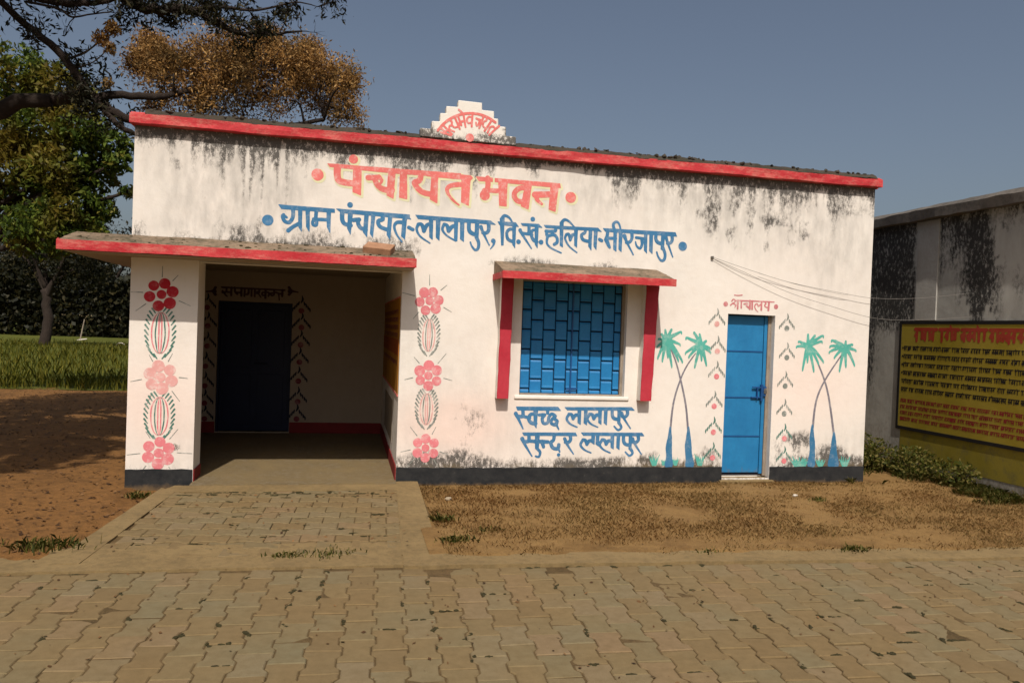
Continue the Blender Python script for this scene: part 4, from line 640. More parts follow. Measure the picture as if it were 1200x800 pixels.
# ================================================================== loose things on and about the hall
bk = fin(box(-.145, .145, -.10, .10, -.036, .036, .006), 'brick')
o = link('loose_brick', bk, 'brick', None, (2.43, -.30, 2.535)); o.rotation_euler = (math.radians(21), math.radians(5), math.radians(-16)); meta(o, 'loose brown brick lying on the porch roof below the blue lettering', 'brick')
bm = bmesh.new()
for i in range(70):
    x = random.uniform(-.4, 2.75); y = random.uniform(-.46, -.03); z = 2.562+(y)*.255+.006; r = random.uniform(.004, .016)*random.choice((.6, 1, 1.5))
    mtx = Matrix.Translation((x, y, z)) @ Matrix.Rotation(random.uniform(0, 3), 4, 'Z') @ Matrix.Diagonal((r*1.6, r, r*.5, 1)); bmesh.ops.create_icosphere(bm, subdivisions=1, radius=1, matrix=mtx)
meta(link('roof_debris', fin(bm, 'roof_debris'), 'moss_clump'), 'dark crumbs and dead leaves lying on the porch roof', 'debris', None, 'stuff')
def cable(name, pts, r, label):
    vs = []; fs = []; P = smooth_path(pts, 6); tube(vs, fs, P, [r]*len(P), 5); return meta(link(name, pyd(name, vs, fs, True), 'wire'), label, 'cable')
cable('cable', [(6.30, -.01, 2.69), (6.75, -.05, 2.565), (7.3, -.05, 2.44), (8.0, -.05, 2.345), (8.47, -.06, 2.30), (9.1, -.08, 2.33), (9.78, -.12, 2.42)], .0023, 'thin grey cable from the wall hook to the shed, upper strand')
cable('cable', [(6.30, -.015, 2.675), (6.7, -.05, 2.53), (7.25, -.06, 2.33), (7.8, -.07, 2.19), (8.47, -.08, 2.055), (9.1, -.10, 2.06), (9.78, -.16, 2.12)], .0023, 'thin grey cable from the wall hook to the shed, lower strand')
cable('cable', [(6.90, -.03, 2.53), (7.4, -.045, 2.42), (7.95, -.05, 2.335), (8.1, -.05, 2.33)], .002, 'short slack strand above the upper cable on the white wall')
o = link('wall_hook', fin(box(6.285, 6.315, -.03, .0, 2.67, 2.70, .004), 'wall_hook'), 'steel'); meta(o, 'small metal hook on the white wall where the two cables start', 'hook')
# ================================================================== shed on the right
shed = empty('shed', (9.8, 0, 0), 'old grey shed with black damp stains and a slab roof beyond the hall', 'building')
def s_gr(y, z):
    b1 = fbm(y*1.3, z*.8, 4, 51); st = fbm(y*5, z*.7, 4, 52)
    g = 1.0*np.clip(b1*2.6-1.0, 0, 1)*(z > .7)+.9*np.exp(-(3.42-z)/.40)*np.clip(st*2-.5, 0, 1)
    g += .85*gz(y, z, 1.15, 2.55, .32, .55)*(fbm(y*4, z*3, 3, 53) > .38)+.9*gz(y, z, -.25, 2.6, .30, .8)*(fbm(y*4, z*2, 3, 54) > .33)+.8*gz(y, z, 1.75, 1.6, .25, .8)*np.clip(st*2-.5, 0, 1)
    g *= 1-.85*((y > .42) & (y < .84) & (z > .5))
    return g
wallsheet('shed_wall', -1.75, 7.0, -.1, 3.46, [], lambda a, b: (9.8, a, b), .06, dict(grime=s_gr, wash=lambda y, z: .7*fbm(y*1.5, z*1.5, 3, 55)+.2, dirt=lambda y, z: .7*np.exp(-np.maximum(z, 0)/.5), pink=lambda y, z: 0*y), 'plaster_shed', shed, flip=True,
    extra=[[(9.8, -1.75, -.1), (14.5, -1.75, -.1), (14.5, -1.75, 3.46), (9.8, -1.75, 3.46)], [(14.5, -1.75, -.1), (14.5, 7, -.1), (14.5, 7, 3.46), (14.5, -1.75, 3.46)], [(14.5, 7, -.1), (9.8, 7, -.1), (9.8, 7, 3.46), (14.5, 7, 3.46)]])
prism('roof_slab', [(9.66, 3.44), (9.65, 3.56), (9.75, 3.62), (14.6, 3.62), (14.6, 3.44)], 'y', -1.9, 7.1, 'shed_slab', shed, .12, .015, 61)
boxes('pilaster', [(9.78, 9.80, .44, .82, 2.08, 3.43)], 'pilaster', shed, .004)
sg = boxes('sign_panel', [(9.785, 9.80, -1.35, 1.06, .60, 2.03)], 'yellow', shed, .001)
boxes('sign_border', [(9.78, 9.80, 1.06, 1.10, .56, 2.075), (9.78, 9.80, -1.39, -1.35, .56, 2.075), (9.78, 9.80, -1.35, 1.06, .56, .605), (9.78, 9.80, -1.35, 1.06, 2.03, 2.075)], 'black', sg, .001, True)
boxes('lower_wash', [(9.796, 9.80, -1.6, 1.02, .16, .56)], 'yellow_dull', shed, 0)
sg3 = lambda d: (lambda a, b: (9.785-d, -a, b))
paint('sign_title', {'s': scrawl(-.80, 1.2, 1.96, .16, 71, .15)}, 'title_red', sg, sg3(.002), .008, k=2)
rw = []
for i in range(6): rw += scrawl(-1.0 if i < 4 else -1.02, 1.28-.1*(i % 2), 1.72-i*.115, .062, 80+i, .10)
paint('sign_lettering', {'s': rw, 'c': [(-1.02, 1.70-i*.115, .014) for i in range(4)]}, 'black', sg, sg3(.002), .008, k=2)
rw = []
for i in range(4): rw += scrawl(-1.02, 1.25, .985-i*.085, .052, 90+i, .10)
paint('sign_lettering', {'s': rw}, 'red_in', sg, sg3(.002), .008, k=2)
# ================================================================== ground, road, path
AL = math.radians(2.85); E1 = (math.cos(AL), -math.sin(AL)); E2 = (math.sin(AL), math.cos(AL)); RO = (0.0, -2.47)
def road(s, t): return (RO[0]+s*E1[0]+t*E2[0], RO[1]+s*E1[1]+t*E2[1])
def sheet(name, xy, nu, nv, zf, mat, kind='structure', parent=None, skip=None, smooth=True):
    """xy(u,v) with u,v in 0..1"""
    U, V_ = np.meshgrid(np.linspace(0, 1, nu+1), np.linspace(0, 1, nv+1), indexing='ij'); X, Y = xy(U, V_); Z = zf(X, Y)+0*X
    vs = np.stack([X.ravel(), Y.ravel(), Z.ravel()], 1); fs = []
    for i in range(nu):
        for j in range(nv):
            if skip and skip(X[i, j], Y[i, j]) and skip(X[i+1, j+1], Y[i+1, j+1]): continue
            fs.append((i*(nv+1)+j, (i+1)*(nv+1)+j, (i+1)*(nv+1)+j+1, i*(nv+1)+j+1))
    o = link(name, pyd(name, vs, fs, smooth), mat, parent)
    if parent is None: meta(o, kind=kind)
    return o
link_ = link
g = link('ground', pyd('ground', [(-700, -700, -.05), (700, -700, -.05), (700, 1500, -.05), (-700, 1500, -.05)], [(0, 1, 2, 3)]), 'ground'); meta(g, kind='structure')
sheet('field', lambda u, v: (-90+150*u, 10.6+110*v), 60, 60, lambda X, Y: .012+.03*fbm(X*.3, Y*.3, 3, 3), 'field')
edge_y = lambda x: RO[1]-(x-RO[0])*math.tan(AL)
def lawn_xy(u, v): x = 2.80+7.02*u; e = edge_y(x)-.07; return x, e+(8.5-e)*v**1.6
zl = lambda X, Y: (.006+.032*fbm(X*2.1, Y*2.1, 4, 5)+.012*fbm(X*9, Y*9, 3, 6))*np.clip((Y-edge_y(X)+.03)/.14+.9*(fbm(X*4, Y*4, 3, 8)-.5), 0, 1)-.006*(Y < edge_y(X)+.03)
sheet('lawn', lawn_xy, 120, 130, zl, 'drygrass', skip=lambda x, y: 2.75 < x < 8.3 and y > .15)
def dirt_xy(u, v): x = -16+16.60*u**.6; e = edge_y(x)-.02; return x, e+(11.0-e)*v**1.5
zd = lambda X, Y: -.03*(1-np.clip((Y-edge_y(X)+.02)/.2, 0, 1))-.01+.045*fbm(X*1.6, Y*1.6, 4, 15)+.015*fbm(X*8, Y*8, 3, 16)-.03*(X > .1)
sheet('dirt_ground', dirt_xy, 150, 110, zd, 'dirt', skip=lambda x, y: x > .15 and y > .2)
rd = sheet('road', lambda u, v: (RO[0]+(-9+29*u)*E1[0]+(-.12-7.0*v)*E2[0], RO[1]+(-9+29*u)*E1[1]+(-.12-7.0*v)*E2[1]), 420, 110, lambda X, Y: -.0055+.008*(fbm(X*3, Y*3, 4, 25)-.5), 'bed')
rr = [0]
# flip-proof: the sheet runs towards the camera, so recalc its normals upward
bm = bmesh.new(); bm.from_mesh(rd.data)
for f in bm.faces:
    if f.normal.z < 0: f.normal_flip()
bm.to_mesh(rd.data); bm.free()
PW, PL, PA = .176, .272, .0125
def paver_outline(phase):
    o = []; T = [-.5, -.31, -.19, .19, .31, .5]; S = [1, 1, -1, -1, 1, 1]
    g = .0035
    for t, s in zip(T, S): o.append((-(PW/2+PA*s*phase-g), t*(PL-2*g)))
    for t, s in list(zip(T, S))[::-1]: o.append((PW/2+PA*s*phase-g, t*(PL-2*g)))
    return o[::-1]
def paver_mesh(phase=1, depth=.028):
    o = paver_outline(phase); n = len(o); a = sum(p[0] for p in o)/n; k = .006
    def ins(p): return (p[0]-math.copysign(k, p[0]), p[1]-(math.copysign(k, p[1]) if abs(p[1]) > PL*.45 else 0))
    V0 = [(*ins(p), 0) for p in o]+[(p[0], p[1], -.005) for p in o]+[(p[0], p[1], -depth) for p in o]
    F0 = [tuple(range(n-1, -1, -1))]
    for r_ in (0, 1):
        for i in range(n): F0.append((r_*n+i, r_*n+(i+1) % n, (r_+1)*n+(i+1) % n, (r_+1)*n+i))
    me = pyd('paver', V0, F0); bm = bmesh.new(); bm.from_mesh(me); bmesh.ops.recalc_face_normals(bm, faces=bm.faces)
    if [f for f in bm.faces if len(f.verts) == n][0].normal.z < 0: bmesh.ops.reverse_faces(bm, faces=bm.faces)
    bm.to_mesh(me); bm.free(); me.materials.append(MT['paver']); return me
PM = paver_mesh(1)
cells = []
for c in range(-50, 112):
    for r in range(-1 if c % 2 else 0, 25):
        s = c*PW+.03; t = -.20-PL/2-r*PL-(PL/2 if c % 2 else 0)
        x, y = road(s, t); u, v = to_px(x, y, 0)
        vis = -15 < u < 1215 and v < 812 and (x-CAM.x)*_f.x+(y-CAM.y)*_f.y > 0.2
        cells.append(((0 if vis else 1), math.hypot(x-CAM.x, y-CAM.y), x, y, c, r))
    if c % 2 == 0: pass
cells.sort(); near = cells[:300]; far = cells[300:]
def tilt():
    if random.random() < .06: return (random.gauss(0, .016), random.gauss(0, .016), -AL+random.gauss(0, .02)), random.uniform(-.002, .002)
    return (random.gauss(0, .012), random.gauss(0, .010), -AL+random.gauss(0, .008)), random.gauss(.0, .0018)
for _, _, x, y, c, r in near:
    rot, dz = tilt(); o = link('paver', PM, None, rd, (x, y, dz)); o.rotation_euler = rot
# the rest joined
bv = np.array([v.co[:] for v in PM.vertices]); bf = [tuple(p.vertices) for p in PM.polygons]; VS = []; FS = []; k0 = 0
for _, _, x, y, c, r in far:
    rot, dz = tilt(); m = np.array(Matrix.Rotation(rot[2], 3, 'Z') @ Matrix.Rotation(rot[0], 3, 'X') @ Matrix.Rotation(rot[1], 3, 'Y')); VS.append(bv @ m.T+np.array([x, y, dz])); FS += [tuple(i+k0 for i in f) for f in bf]; k0 += len(bv)
o = link('paver', pyd('pavers', np.concatenate(VS), FS), 'paver', rd); o['kind'] = 'stuff'
# concrete edging strip along the road
def zpath(y): return .012+.056*np.clip((y+2.45)/2.3, 0, 1)
def slab(name, q, zf, thick, mat, parent, nu=20, nv=4, jit=.004, seed=1):
    """rough concrete slab on four ground corners (counter-clockwise)"""
    q = [np.array(p, float) for p in q]; vs = []; fs = []
    for i in range(nu+1):
        for j in range(nv+1):
            u, v = i/nu, j/nv; p = (q[0]*(1-u)+q[1]*u)*(1-v)+(q[3]*(1-u)+q[2]*u)*v
            w = (float(fbm(p[0]*6, p[1]*6, 3, seed))-.5)*2
            if j in (0, nv): p = p+(q[3]-q[0])/np.linalg.norm(q[3]-q[0])*w*jit*2
            vs.append((p[0], p[1], float(zf(p[1]))+w*jit))
    for i in range(nu):
        for j in range(nv): a = i*(nv+1)+j; fs.append((a, a+nv+1, a+nv+2, a+1))
    rim = [i*(nv+1) for i in range(nu+1)]+[nu*(nv+1)+j for j in range(1, nv+1)]+[i*(nv+1)+nv for i in range(nu-1, -1, -1)]+[j for j in range(nv-1, 0, -1)]
    k = len(vs); vs += [(vs[i][0], vs[i][1], vs[i][2]-thick) for i in rim]; m = len(rim)
    for i in range(m): fs.append((rim[(i+1) % m], rim[i], k+i, k+(i+1) % m))
    o = link(name, pyd(name, vs, fs), mat, parent); return o
es = slab('road_edging', [road(2.60, -.19), road(16, -.19), road(16, .10), road(2.60, .10)], lambda y: .0225, .06, 'kerb', None, 160, 3, .005, 3); meta(es, kind='structure')
path = slab('path', [(.16, -2.50), (2.93, -2.62), (2.93, -.16), (.44, -.16)], lambda y: float(zpath(y))-.012, .06, 'bed', None, 40, 36, .004, 5); meta(path, kind='structure')
slab('path_border', [(2.59, -2.50), (2.885, -2.50), (2.935, -.03), (2.705, -.03)], lambda y: float(zpath(y))+.006, .07, 'kerb', path, 3, 30, .003, 6)
slab('path_border', [(.15, -2.50), (.36, -2.50), (.56, -.42), (.40, -.25)], lambda y: float(zpath(y))+.006, .07, 'kerb', path, 3, 26, .003, 7)
slab('path_border', [(.40, -.42), (2.71, -.42), (2.71, -.15), (.50, -.15)], lambda y: float(zpath(y))+.004, .06, 'kerb', path, 26, 4, .003, 8)
slab('path_border', [(-.9, -2.62), (2.60, -2.74), (2.60, -2.16), (.22, -2.10)], lambda y: float(zpath(y))+.002, .05, 'kerb', path, 40, 6, .004, 9)
npv = 0
for r in range(-1, 11):
    for c in range(-2, 12):
        t = .06+PW*(r+.5); s = .30+PL*(c+.5+(.5 if r % 2 else 0)); x, y = road(s, t+.24); 
        f = (y+2.5)/2.3; lx = .33+.20*f; rx = 2.57+.13*f
        if x-PL/2 < lx-.15 or x+PL/2 > rx+.24 or y > -.36: continue
        o = link('paver', PM, None, path, (x, y, float(zpath(y))+.001+random.gauss(0, .0015))); o.rotation_euler = (random.gauss(0, .012)+.02, random.gauss(0, .01), math.pi/2-AL+random.gauss(0, .008)); npv += 1
# ------------------------------------------------------------------ moss, litter, grass
def blob(bm, x, y, z, rx, ry, rz, a, sub=1):
    m = Matrix.Translation((x, y, z)) @ Matrix.Rotation(a, 4, 'Z') @ Matrix.Diagonal((rx, ry, rz, 1)); r_ = bmesh.ops.create_icosphere(bm, subdivisions=sub, radius=1, matrix=m)
    for v in r_['verts']: v.co += Vector((random.gauss(0, .12)*rx, random.gauss(0, .12)*ry, random.gauss(0, .15)*rz))
bm = bmesh.new()
for i in range(230):
    _, _, x, y, c, r = cells[int(random.random()**.8*560)]
    if random.random() < .45:   # cross joint
        dx, dy = road(0, PL/2); dx -= RO[0]; dy -= RO[1]; L = random.uniform(.02, .08); a = -AL
    else:
        dx, dy = PW/2*E1[0], PW/2*E1[1]; L = random.uniform(.015, .06); a = math.pi/2-AL+random.choice((-.5, 0, .5))
    for k in range(random.choice((2, 3, 4, 6))):
        q = random.uniform(-L, L); blob(bm, x+dx+q*math.cos(a)+random.gauss(0, .004), y+dy+q*math.sin(a)+random.gauss(0, .004), -.002, random.uniform(.010, .030), random.uniform(.007, .017), random.uniform(.004, .009), a+random.uniform(-.4, .4))
for i in range(60):
    x = random.uniform(.55, 2.6); y = random.choice((random.uniform(-2.1, -.45), random.uniform(-.62, -.44)));
    for k in range(5): blob(bm, x+random.gauss(0, .03), y+random.gauss(0, .007), float(zpath(y))+.002, random.uniform(.01, .028), random.uniform(.004, .010), random.uniform(.003, .006), random.uniform(-.4, .4))
meta(link('joint_moss', fin(bm, 'joint_moss'), 'moss_clump'), 'dark moss and soil clumps in the paving joints', 'moss', None, 'stuff')
def cards(name, P, size, aspect, mat, parent=None, up=0.0, smooth=False):
    """many small leaf faces: P (n,3), size (n,)"""
    n = len(P); a = RNG.normal(size=(n, 3)); a[:, 2] = a[:, 2]*(1-up)-.25; a /= np.linalg.norm(a, axis=1)[:, None]; b = RNG.normal(size=(n, 3)); b -= (b*a).sum(1)[:, None]*a; b /= np.linalg.norm(b, axis=1)[:, None]
    nrm = np.cross(a, b); s = np.asarray(size)[:, None]; w = s/aspect
    v = np.stack([P-a*s*.5, P+b*w*.5+nrm*w*.15, P+a*s*.5, P-b*w*.5+nrm*w*.15], 1).reshape(-1, 3)
    me = bpy.data.meshes.new(name); me.vertices.add(4*n); me.vertices.foreach_set('co', v.ravel()); me.loops.add(4*n); me.loops.foreach_set('vertex_index', np.arange(4*n)); me.polygons.add(n); me.polygons.foreach_set('loop_start', np.arange(n)*4); me.polygons.foreach_set('loop_total', np.full(n, 4)); me.update()
    return link(name, me, mat, parent)
def flat(name, P, size, aspect, mat, rise=.25):
    n = len(P); th = RNG.uniform(0, 6.28, n); a = np.stack([np.cos(th), np.sin(th), RNG.normal(0, rise, n)], 1); b = np.stack([-np.sin(th), np.cos(th), RNG.normal(0, rise, n)], 1)
    s = np.asarray(size)[:, None]; w = s/aspect; v = np.stack([P-a*s*.5, P+b*w*.5, P+a*s*.5, P-b*w*.5], 1); v[:, :, 2] = np.maximum(v[:, :, 2], P[:, None, 2]-.004); v = v.reshape(-1, 3)
    me = bpy.data.meshes.new(name); me.vertices.add(4*n); me.vertices.foreach_set('co', v.ravel()); me.loops.add(4*n); me.loops.foreach_set('vertex_index', np.arange(4*n)); me.polygons.add(n); me.polygons.foreach_set('loop_start', np.arange(n)*4); me.polygons.foreach_set('loop_total', np.full(n, 4)); me.update()
    return link(name, me, mat)
def blades(name, P, hgt, wid, mat, lean=.4, parent=None):
    n = len(P); th = RNG.uniform(0, 6.28, n); d = np.stack([np.cos(th), np.sin(th), 0*th], 1); s = np.stack([-np.sin(th), np.cos(th), 0*th], 1); H = np.asarray(hgt)[:, None]; Wd = np.asarray(wid)[:, None]; l = RNG.uniform(.1, 1, n)[:, None]*lean
    up = np.array([0, 0, 1.])[None]; b0 = P-s*Wd; b1 = P+s*Wd; m0 = P+up*H*.55+d*H*l*.35-s*Wd*.7; m1 = P+up*H*.55+d*H*l*.35+s*Wd*.7; tp = P+up*H*(1-.35*l)+d*H*l
    v = np.stack([b0, b1, m1, tp, m0], 1).reshape(-1, 3)
    me = bpy.data.meshes.new(name); me.vertices.add(5*n); me.vertices.foreach_set('co', v.ravel()); me.loops.add(5*n); me.loops.foreach_set('vertex_index', np.arange(5*n)); me.polygons.add(n); me.polygons.foreach_set('loop_start', np.arange(n)*5); me.polygons.foreach_set('loop_total', np.full(n, 5)); me.update()
    return link(name, me, mat, parent)
U = RNG.uniform
n = 95000; X = U(2.93, 9.75, n); Y = U(-2.85, -.03, n); k = (Y > edge_y(X)+.01) & (fbm(X*1.5, Y*2.4, 4, 61)+U(-.15, .15, n) > .44); X = X[k]; Y = Y[k]
P = np.stack([X, Y, zl(X, Y)], 1); meta(blades('dry_grass', P, U(.012, .038, len(X)), U(.0006, .0012, len(X)), 'straw', .9), 'short dry straw-coloured grass in front of the white wall', 'dry grass', None, 'stuff')
n = 900; X = U(2.93, 9.75, n); Y = U(-2.85, -.05, n); k = (Y > edge_y(X)+.02); X = X[k]; Y = Y[k]; P = np.stack([X, Y, zl(X, Y)+.005], 1)
meta(flat('straw_litter', P, U(.008, .022, len(X)), 2.5, 'leaf_fall', .25), 'brown leaf bits scattered over the dry grass', 'leaf litter', None, 'stuff')
n = 9000; X = -8+8.5*U(0, 1, n); Y = U(-2.45, 11, n)**1.0; k = (X < .18+.12*(Y+2.4)) & ~((X > -.05) & (Y > -.1)); X = X[k]; Y = Y[k]; P = np.stack([X, Y, zd(X, Y)+.008], 1)
meta(flat('leaf_litter', P, U(.02, .06, len(X)), 1.8, 'leaf_fall', .35), 'fallen brown leaves covering the earth left of the path', 'leaf litter', None, 'stuff')
n = 260; s = U(-1, 9, n); t = U(-2.6, -.1, n); X = RO[0]+s*E1[0]+t*E2[0]; Y = RO[1]+s*E1[1]+t*E2[1]; 
meta(flat('road_litter', np.stack([X, Y, 0*X+.006], 1), U(.008, .028, n), 2.0, 'leaf_fall', .2), 'small dry leaf crumbs on the paved road', 'leaf litter', None, 'stuff')
n = 26000; X = U(-26, 2, n); Y = 10.2+30*U(0, 1, n)**1.7; Y += 1.2*fbm(X*.9, X*0, 3, 6)*(Y < 12); meta(blades('crop_grass', np.stack([X, Y, 0*X+.01], 1), U(.15, .38, n), U(.006, .014, n), 'crop', .5), 'tall green grass growing in the field behind', 'grass', None, 'stuff')
n = 2500; X = U(8.5, 9.75, n); Y = U(-.2, 6, n); k = fbm(X*2, Y*2, 3, 62) > .42; X = X[k]; Y = Y[k]; meta(blades('verge_grass', np.stack([X, Y, zl(X, Y)], 1), U(.03, .12, len(X)), U(.002, .004, len(X)), 'weed', .9), 'green grass growing in the gap between hall and shed', 'grass', None, 'stuff')
n = 9000; X = U(8.2, 9.78, n); Y = U(-1.3, 1.6, n); k = ((X > 8.47) | (Y < -.02)) & (fbm(X*2.4, Y*2.4, 3, 65)+.35*(X-8.9)-.12*np.abs(Y) > .45); X = X[k]; Y = Y[k]
meta(blades('corner_grass', np.stack([X, Y, zl(X, Y)], 1), U(.03, .11, len(X)), U(.002, .004, len(X)), 'weed', 1.1), 'green and straw grass by the right corner of the hall', 'grass', None, 'stuff')
n = 420; s = U(-.5, 9, n); t = U(-2.6, -.1, n); X = RO[0]+s*E1[0]+t*E2[0]; Y = RO[1]+s*E1[1]+t*E2[1]
meta(flat('path_litter', np.concatenate([np.stack([X[:200], Y[:200], 0*X[:200]+.006], 1), np.stack([U(.5, 2.7, 160), U(-2.4, -.4, 160), np.full(160, .062)], 1)]), U(.012, .04, 360), 1.8, 'leaf_fall', .3), 'dry brown leaf scraps lying on the entrance path', 'leaf litter', None, 'stuff')
def weed(x, y, z, n, h, spread, label, mat='weed', name='weed'):
    P = np.stack([x+RNG.normal(0, spread, n), y+RNG.normal(0, spread*.6, n), np.full(n, z)], 1); w = blades(name, P, U(.4, 1, n)*h, U(.003, .006, n), mat, 1.0); meta(w, label, 'weed'); return w
weed(3.06, -2.2, .02, 130, .07, .07, 'green and straw weed tuft at the corner of path and dry lawn'); weed(3.02, -1.55, .02, 90, .09, .06, 'thin weed tuft along the right path border, halfway to the wall')
weed(3.35, -1.9, .02, 90, .045, .09, 'flat weed patch on the lawn just right of the path'); weed(2.05, -2.42, .015, 90, .045, .12, 'low weeds in the crack where the path meets the road')
weed(1.75, -2.45, .015, 60, .05, .06, 'weed tuft at the crack left of the low weeds where path meets road'); weed(5.05, -2.66, .015, 60, .04, .06, 'short bright green weed on the road edging below the blue window')
weed(6.33, -2.72, .015, 120, .06, .07, 'dark green weed on the road edging below the toilet door'); weed(7.15, -1.0, .03, 60, .06, .05, 'small green weed in the dry lawn in front of the right palm painting')
weed(.02, -2.1, .02, 160, .10, .12, 'weed clump at the left foot of the path by the road'); weed(.2, -.35, .0, 90, .08, .06, 'weeds growing at the base of the porch pillar')
# shrubs by the shed
def shrub(x, y, r, h, n, label):
    t = empty('shrub', (x, y, 0), label, 'shrub'); k = RNG.normal(size=(n, 3)); k /= np.linalg.norm(k, axis=1)[:, None]; rad = U(.35, 1, n)[:, None]
    P = k*rad*np.array([r, r, h*.55])+np.array([x, y, h*.5]); P[:, 2] = np.maximum(P[:, 2], .02); cards('foliage', P, U(.03, .07, n), 2.0, 'weed', t)
    vs = []; fs = []
    for i in range(9):
        a = random.uniform(0, 6.28); tube(vs, fs, [(x, y, 0), (x+.4*r*math.cos(a), y+.4*r*math.sin(a), h*.4), (x+.8*r*math.cos(a), y+.8*r*math.sin(a), h*.8)], [.006, .004, .002], 4)
    link('stem', pyd('stem', vs, fs), 'bark', t)
shrub(9.05, .85, .48, .50, 1900, 'low green shrub against the hall corner in the gap'); shrub(9.5, .42, .36, .40, 1300, 'small green shrub at the foot of the shed wall under the yellow sign'); shrub(9.55, -.25, .30, .34, 800, 'smallest shrub, right of the others below the yellow sign')
def pebble(x, y, z, r, label, mat='stone'):
    bm = bmesh.new(); blob(bm, x, y, z, r, r*.8, r*.55, .4, 2); meta(link('stone', fin(bm, 'stone'), mat), label, 'stone')
pebble(3.18, -.75, .04, .038, 'pale round stone on the dry lawn beside the path'); pebble(7.02, -.78, .04, .03, 'white stone on the lawn in front of the blue door', 'white_litter'); pebble(6.55, -4.35, .01, .02, 'tiny pale stone lying on the road pavers right', 'stone')
# ================================================================== trees
def at(u, v, y):
    d = _r2*((u-600)/FPX)+_d2*((v-400)/FPX)+_f; t = (y-CAM.y)/d.y; return CAM+d*t
def grow_twigs(vs, fs, base, r0, L, n, depth, tips, spread=1.0, drop=0.0):
    for i in range(n):
        d = Vector((random.gauss(0, 1), random.gauss(0, .8), random.gauss(.35-drop, .7))).normalized(); pts = [Vector(base)]; r = [r0]
        for k in range(4):
            d = (d+Vector((random.gauss(0, .3), random.gauss(0, .3), random.gauss(.05, .25)))*spread).normalized(); pts.append(pts[-1]+d*L/4*random.uniform(.7, 1.2)); r.append(r0*(1-.2*(k+1)))
        tube(vs, fs, pts, r, 4); tips.append(pts[-1]); tips.append(pts[2])
        if depth > 0: grow_twigs(vs, fs, pts[random.choice((2, 3))], r0*.55, L*.6, 3, depth-1, tips, spread, drop)
def limb(vs, fs, pts, r0, r1, seg=9):
    P = smooth_path(pts, 5); n = len(P); P = [p+RNG.normal(0, .012, 3)*(r0*8) for p in P]; tube(vs, fs, P, [r0+(r1-r0)*i/(n-1) for i in range(n)], seg); return P
big = empty('shade_tree', (-3.7, 3.2, 0), 'large rusty-brown leaved tree reaching over the hall roof from the left', 'tree')
vs = []; fs = []; tips = []
L0 = limb(vs, fs, [(-3.75, 3.2, -.1), (-3.6, 3.2, 1.6), (-3.4, 3.2, 3.2), (-2.9, 3.1, 4.15), tuple(at(60, 116, 3.1))], .26, .085, 12)
A1 = [tuple(at(60, 116, 3.1)), tuple(at(104, 113, 3.0)), tuple(at(122, 126, 3.0)), tuple(at(152, 140, 3.0)), tuple(at(215, 158, 3.3)), tuple(at(300, 152, 3.7)), tuple(at(380, 140, 4.0))]; LA = limb(vs, fs, A1, .085, .03)
LB = limb(vs, fs, [tuple(at(108, 116, 3.0)), tuple(at(136, 111, 3.0)), tuple(at(180, 114, 3.1)), tuple(at(204, 110, 3.3)), tuple(at(255, 100, 3.7)), tuple(at(310, 80, 4.0))], .062, .022)
LC = limb(vs, fs, [tuple(at(106, 116, 3.0)), tuple(at(88, 86, 3.0)), tuple(at(66, 58, 2.9)), tuple(at(20, 20, 2.8)), tuple(at(-30, -30, 2.6))], .062, .04)
LD = limb(vs, fs, [tuple(at(122, 128, 3.0)), tuple(at(140, 148, 2.9)), tuple(at(162, 158, 2.9)), tuple(at(190, 170, 3.2))], .045, .02)
LE = limb(vs, fs, [(-3.4, 3.2, 3.2), (-3.2, 2.9, 5.2), tuple(at(20, -60, 2.9)), tuple(at(100, -28, 3.0)), tuple(at(146, -4, 3.0)), tuple(at(172, 10, 3.0)), tuple(at(220, 12, 3.0)), tuple(at(262, 32, 3.0)), tuple(at(305, 41, 3.0)), tuple(at(352, 37, 3.0))], .15, .012)
LF = limb(vs, fs, [tuple(at(0, -18, 2.9)), tuple(at(50, 0, 2.9)), tuple(at(90, 4, 2.9)), tuple(at(124, 1, 2.9)), tuple(at(160, -12, 2.9))], .05, .03)
LG = limb(vs, fs, [tuple(at(30, 2, 2.7)), tuple(at(68, 10, 2.7)), tuple(at(84, 20, 2.7)), tuple(at(106, 17, 2.7)), tuple(at(130, 14, 2.7))], .018, .008, 6)
LH = limb(vs, fs, [tuple(at(220, 12, 3.0)), tuple(at(255, 8, 3.0)), tuple(at(300, 12, 3.0)), tuple(at(345, 3, 3.0)), tuple(at(372, 8, 3.0))], .03, .005, 6)
for p in list(LG)[6::5]+list(LE)[20::5]: grow_twigs(vs, fs, p, .008, .35, 2, 1, [], 1.0)
allp = [Vector(p) for l in (LA, LB, LC, LD) for p in l]
rust = [(182, 120, 16), (172, 78, 13), (412, 95, 10), (300, 78, 30), (345, 70, 24), (270, 98, 24), (205, 78, 26), (235, 62, 28), (262, 80, 32), (290, 62, 26), (300, 98, 32), (330, 80, 34), (365, 92, 32), (392, 88, 26), (405, 108, 16), (250, 112, 24), (340, 118, 24), (385, 122, 22), (190, 95, 18), (176, 52, 14), (225, 118, 20), (285, 125, 22), (405, 132, 14), (318, 48, 14), (355, 60, 14)]
PR = []; SR = []
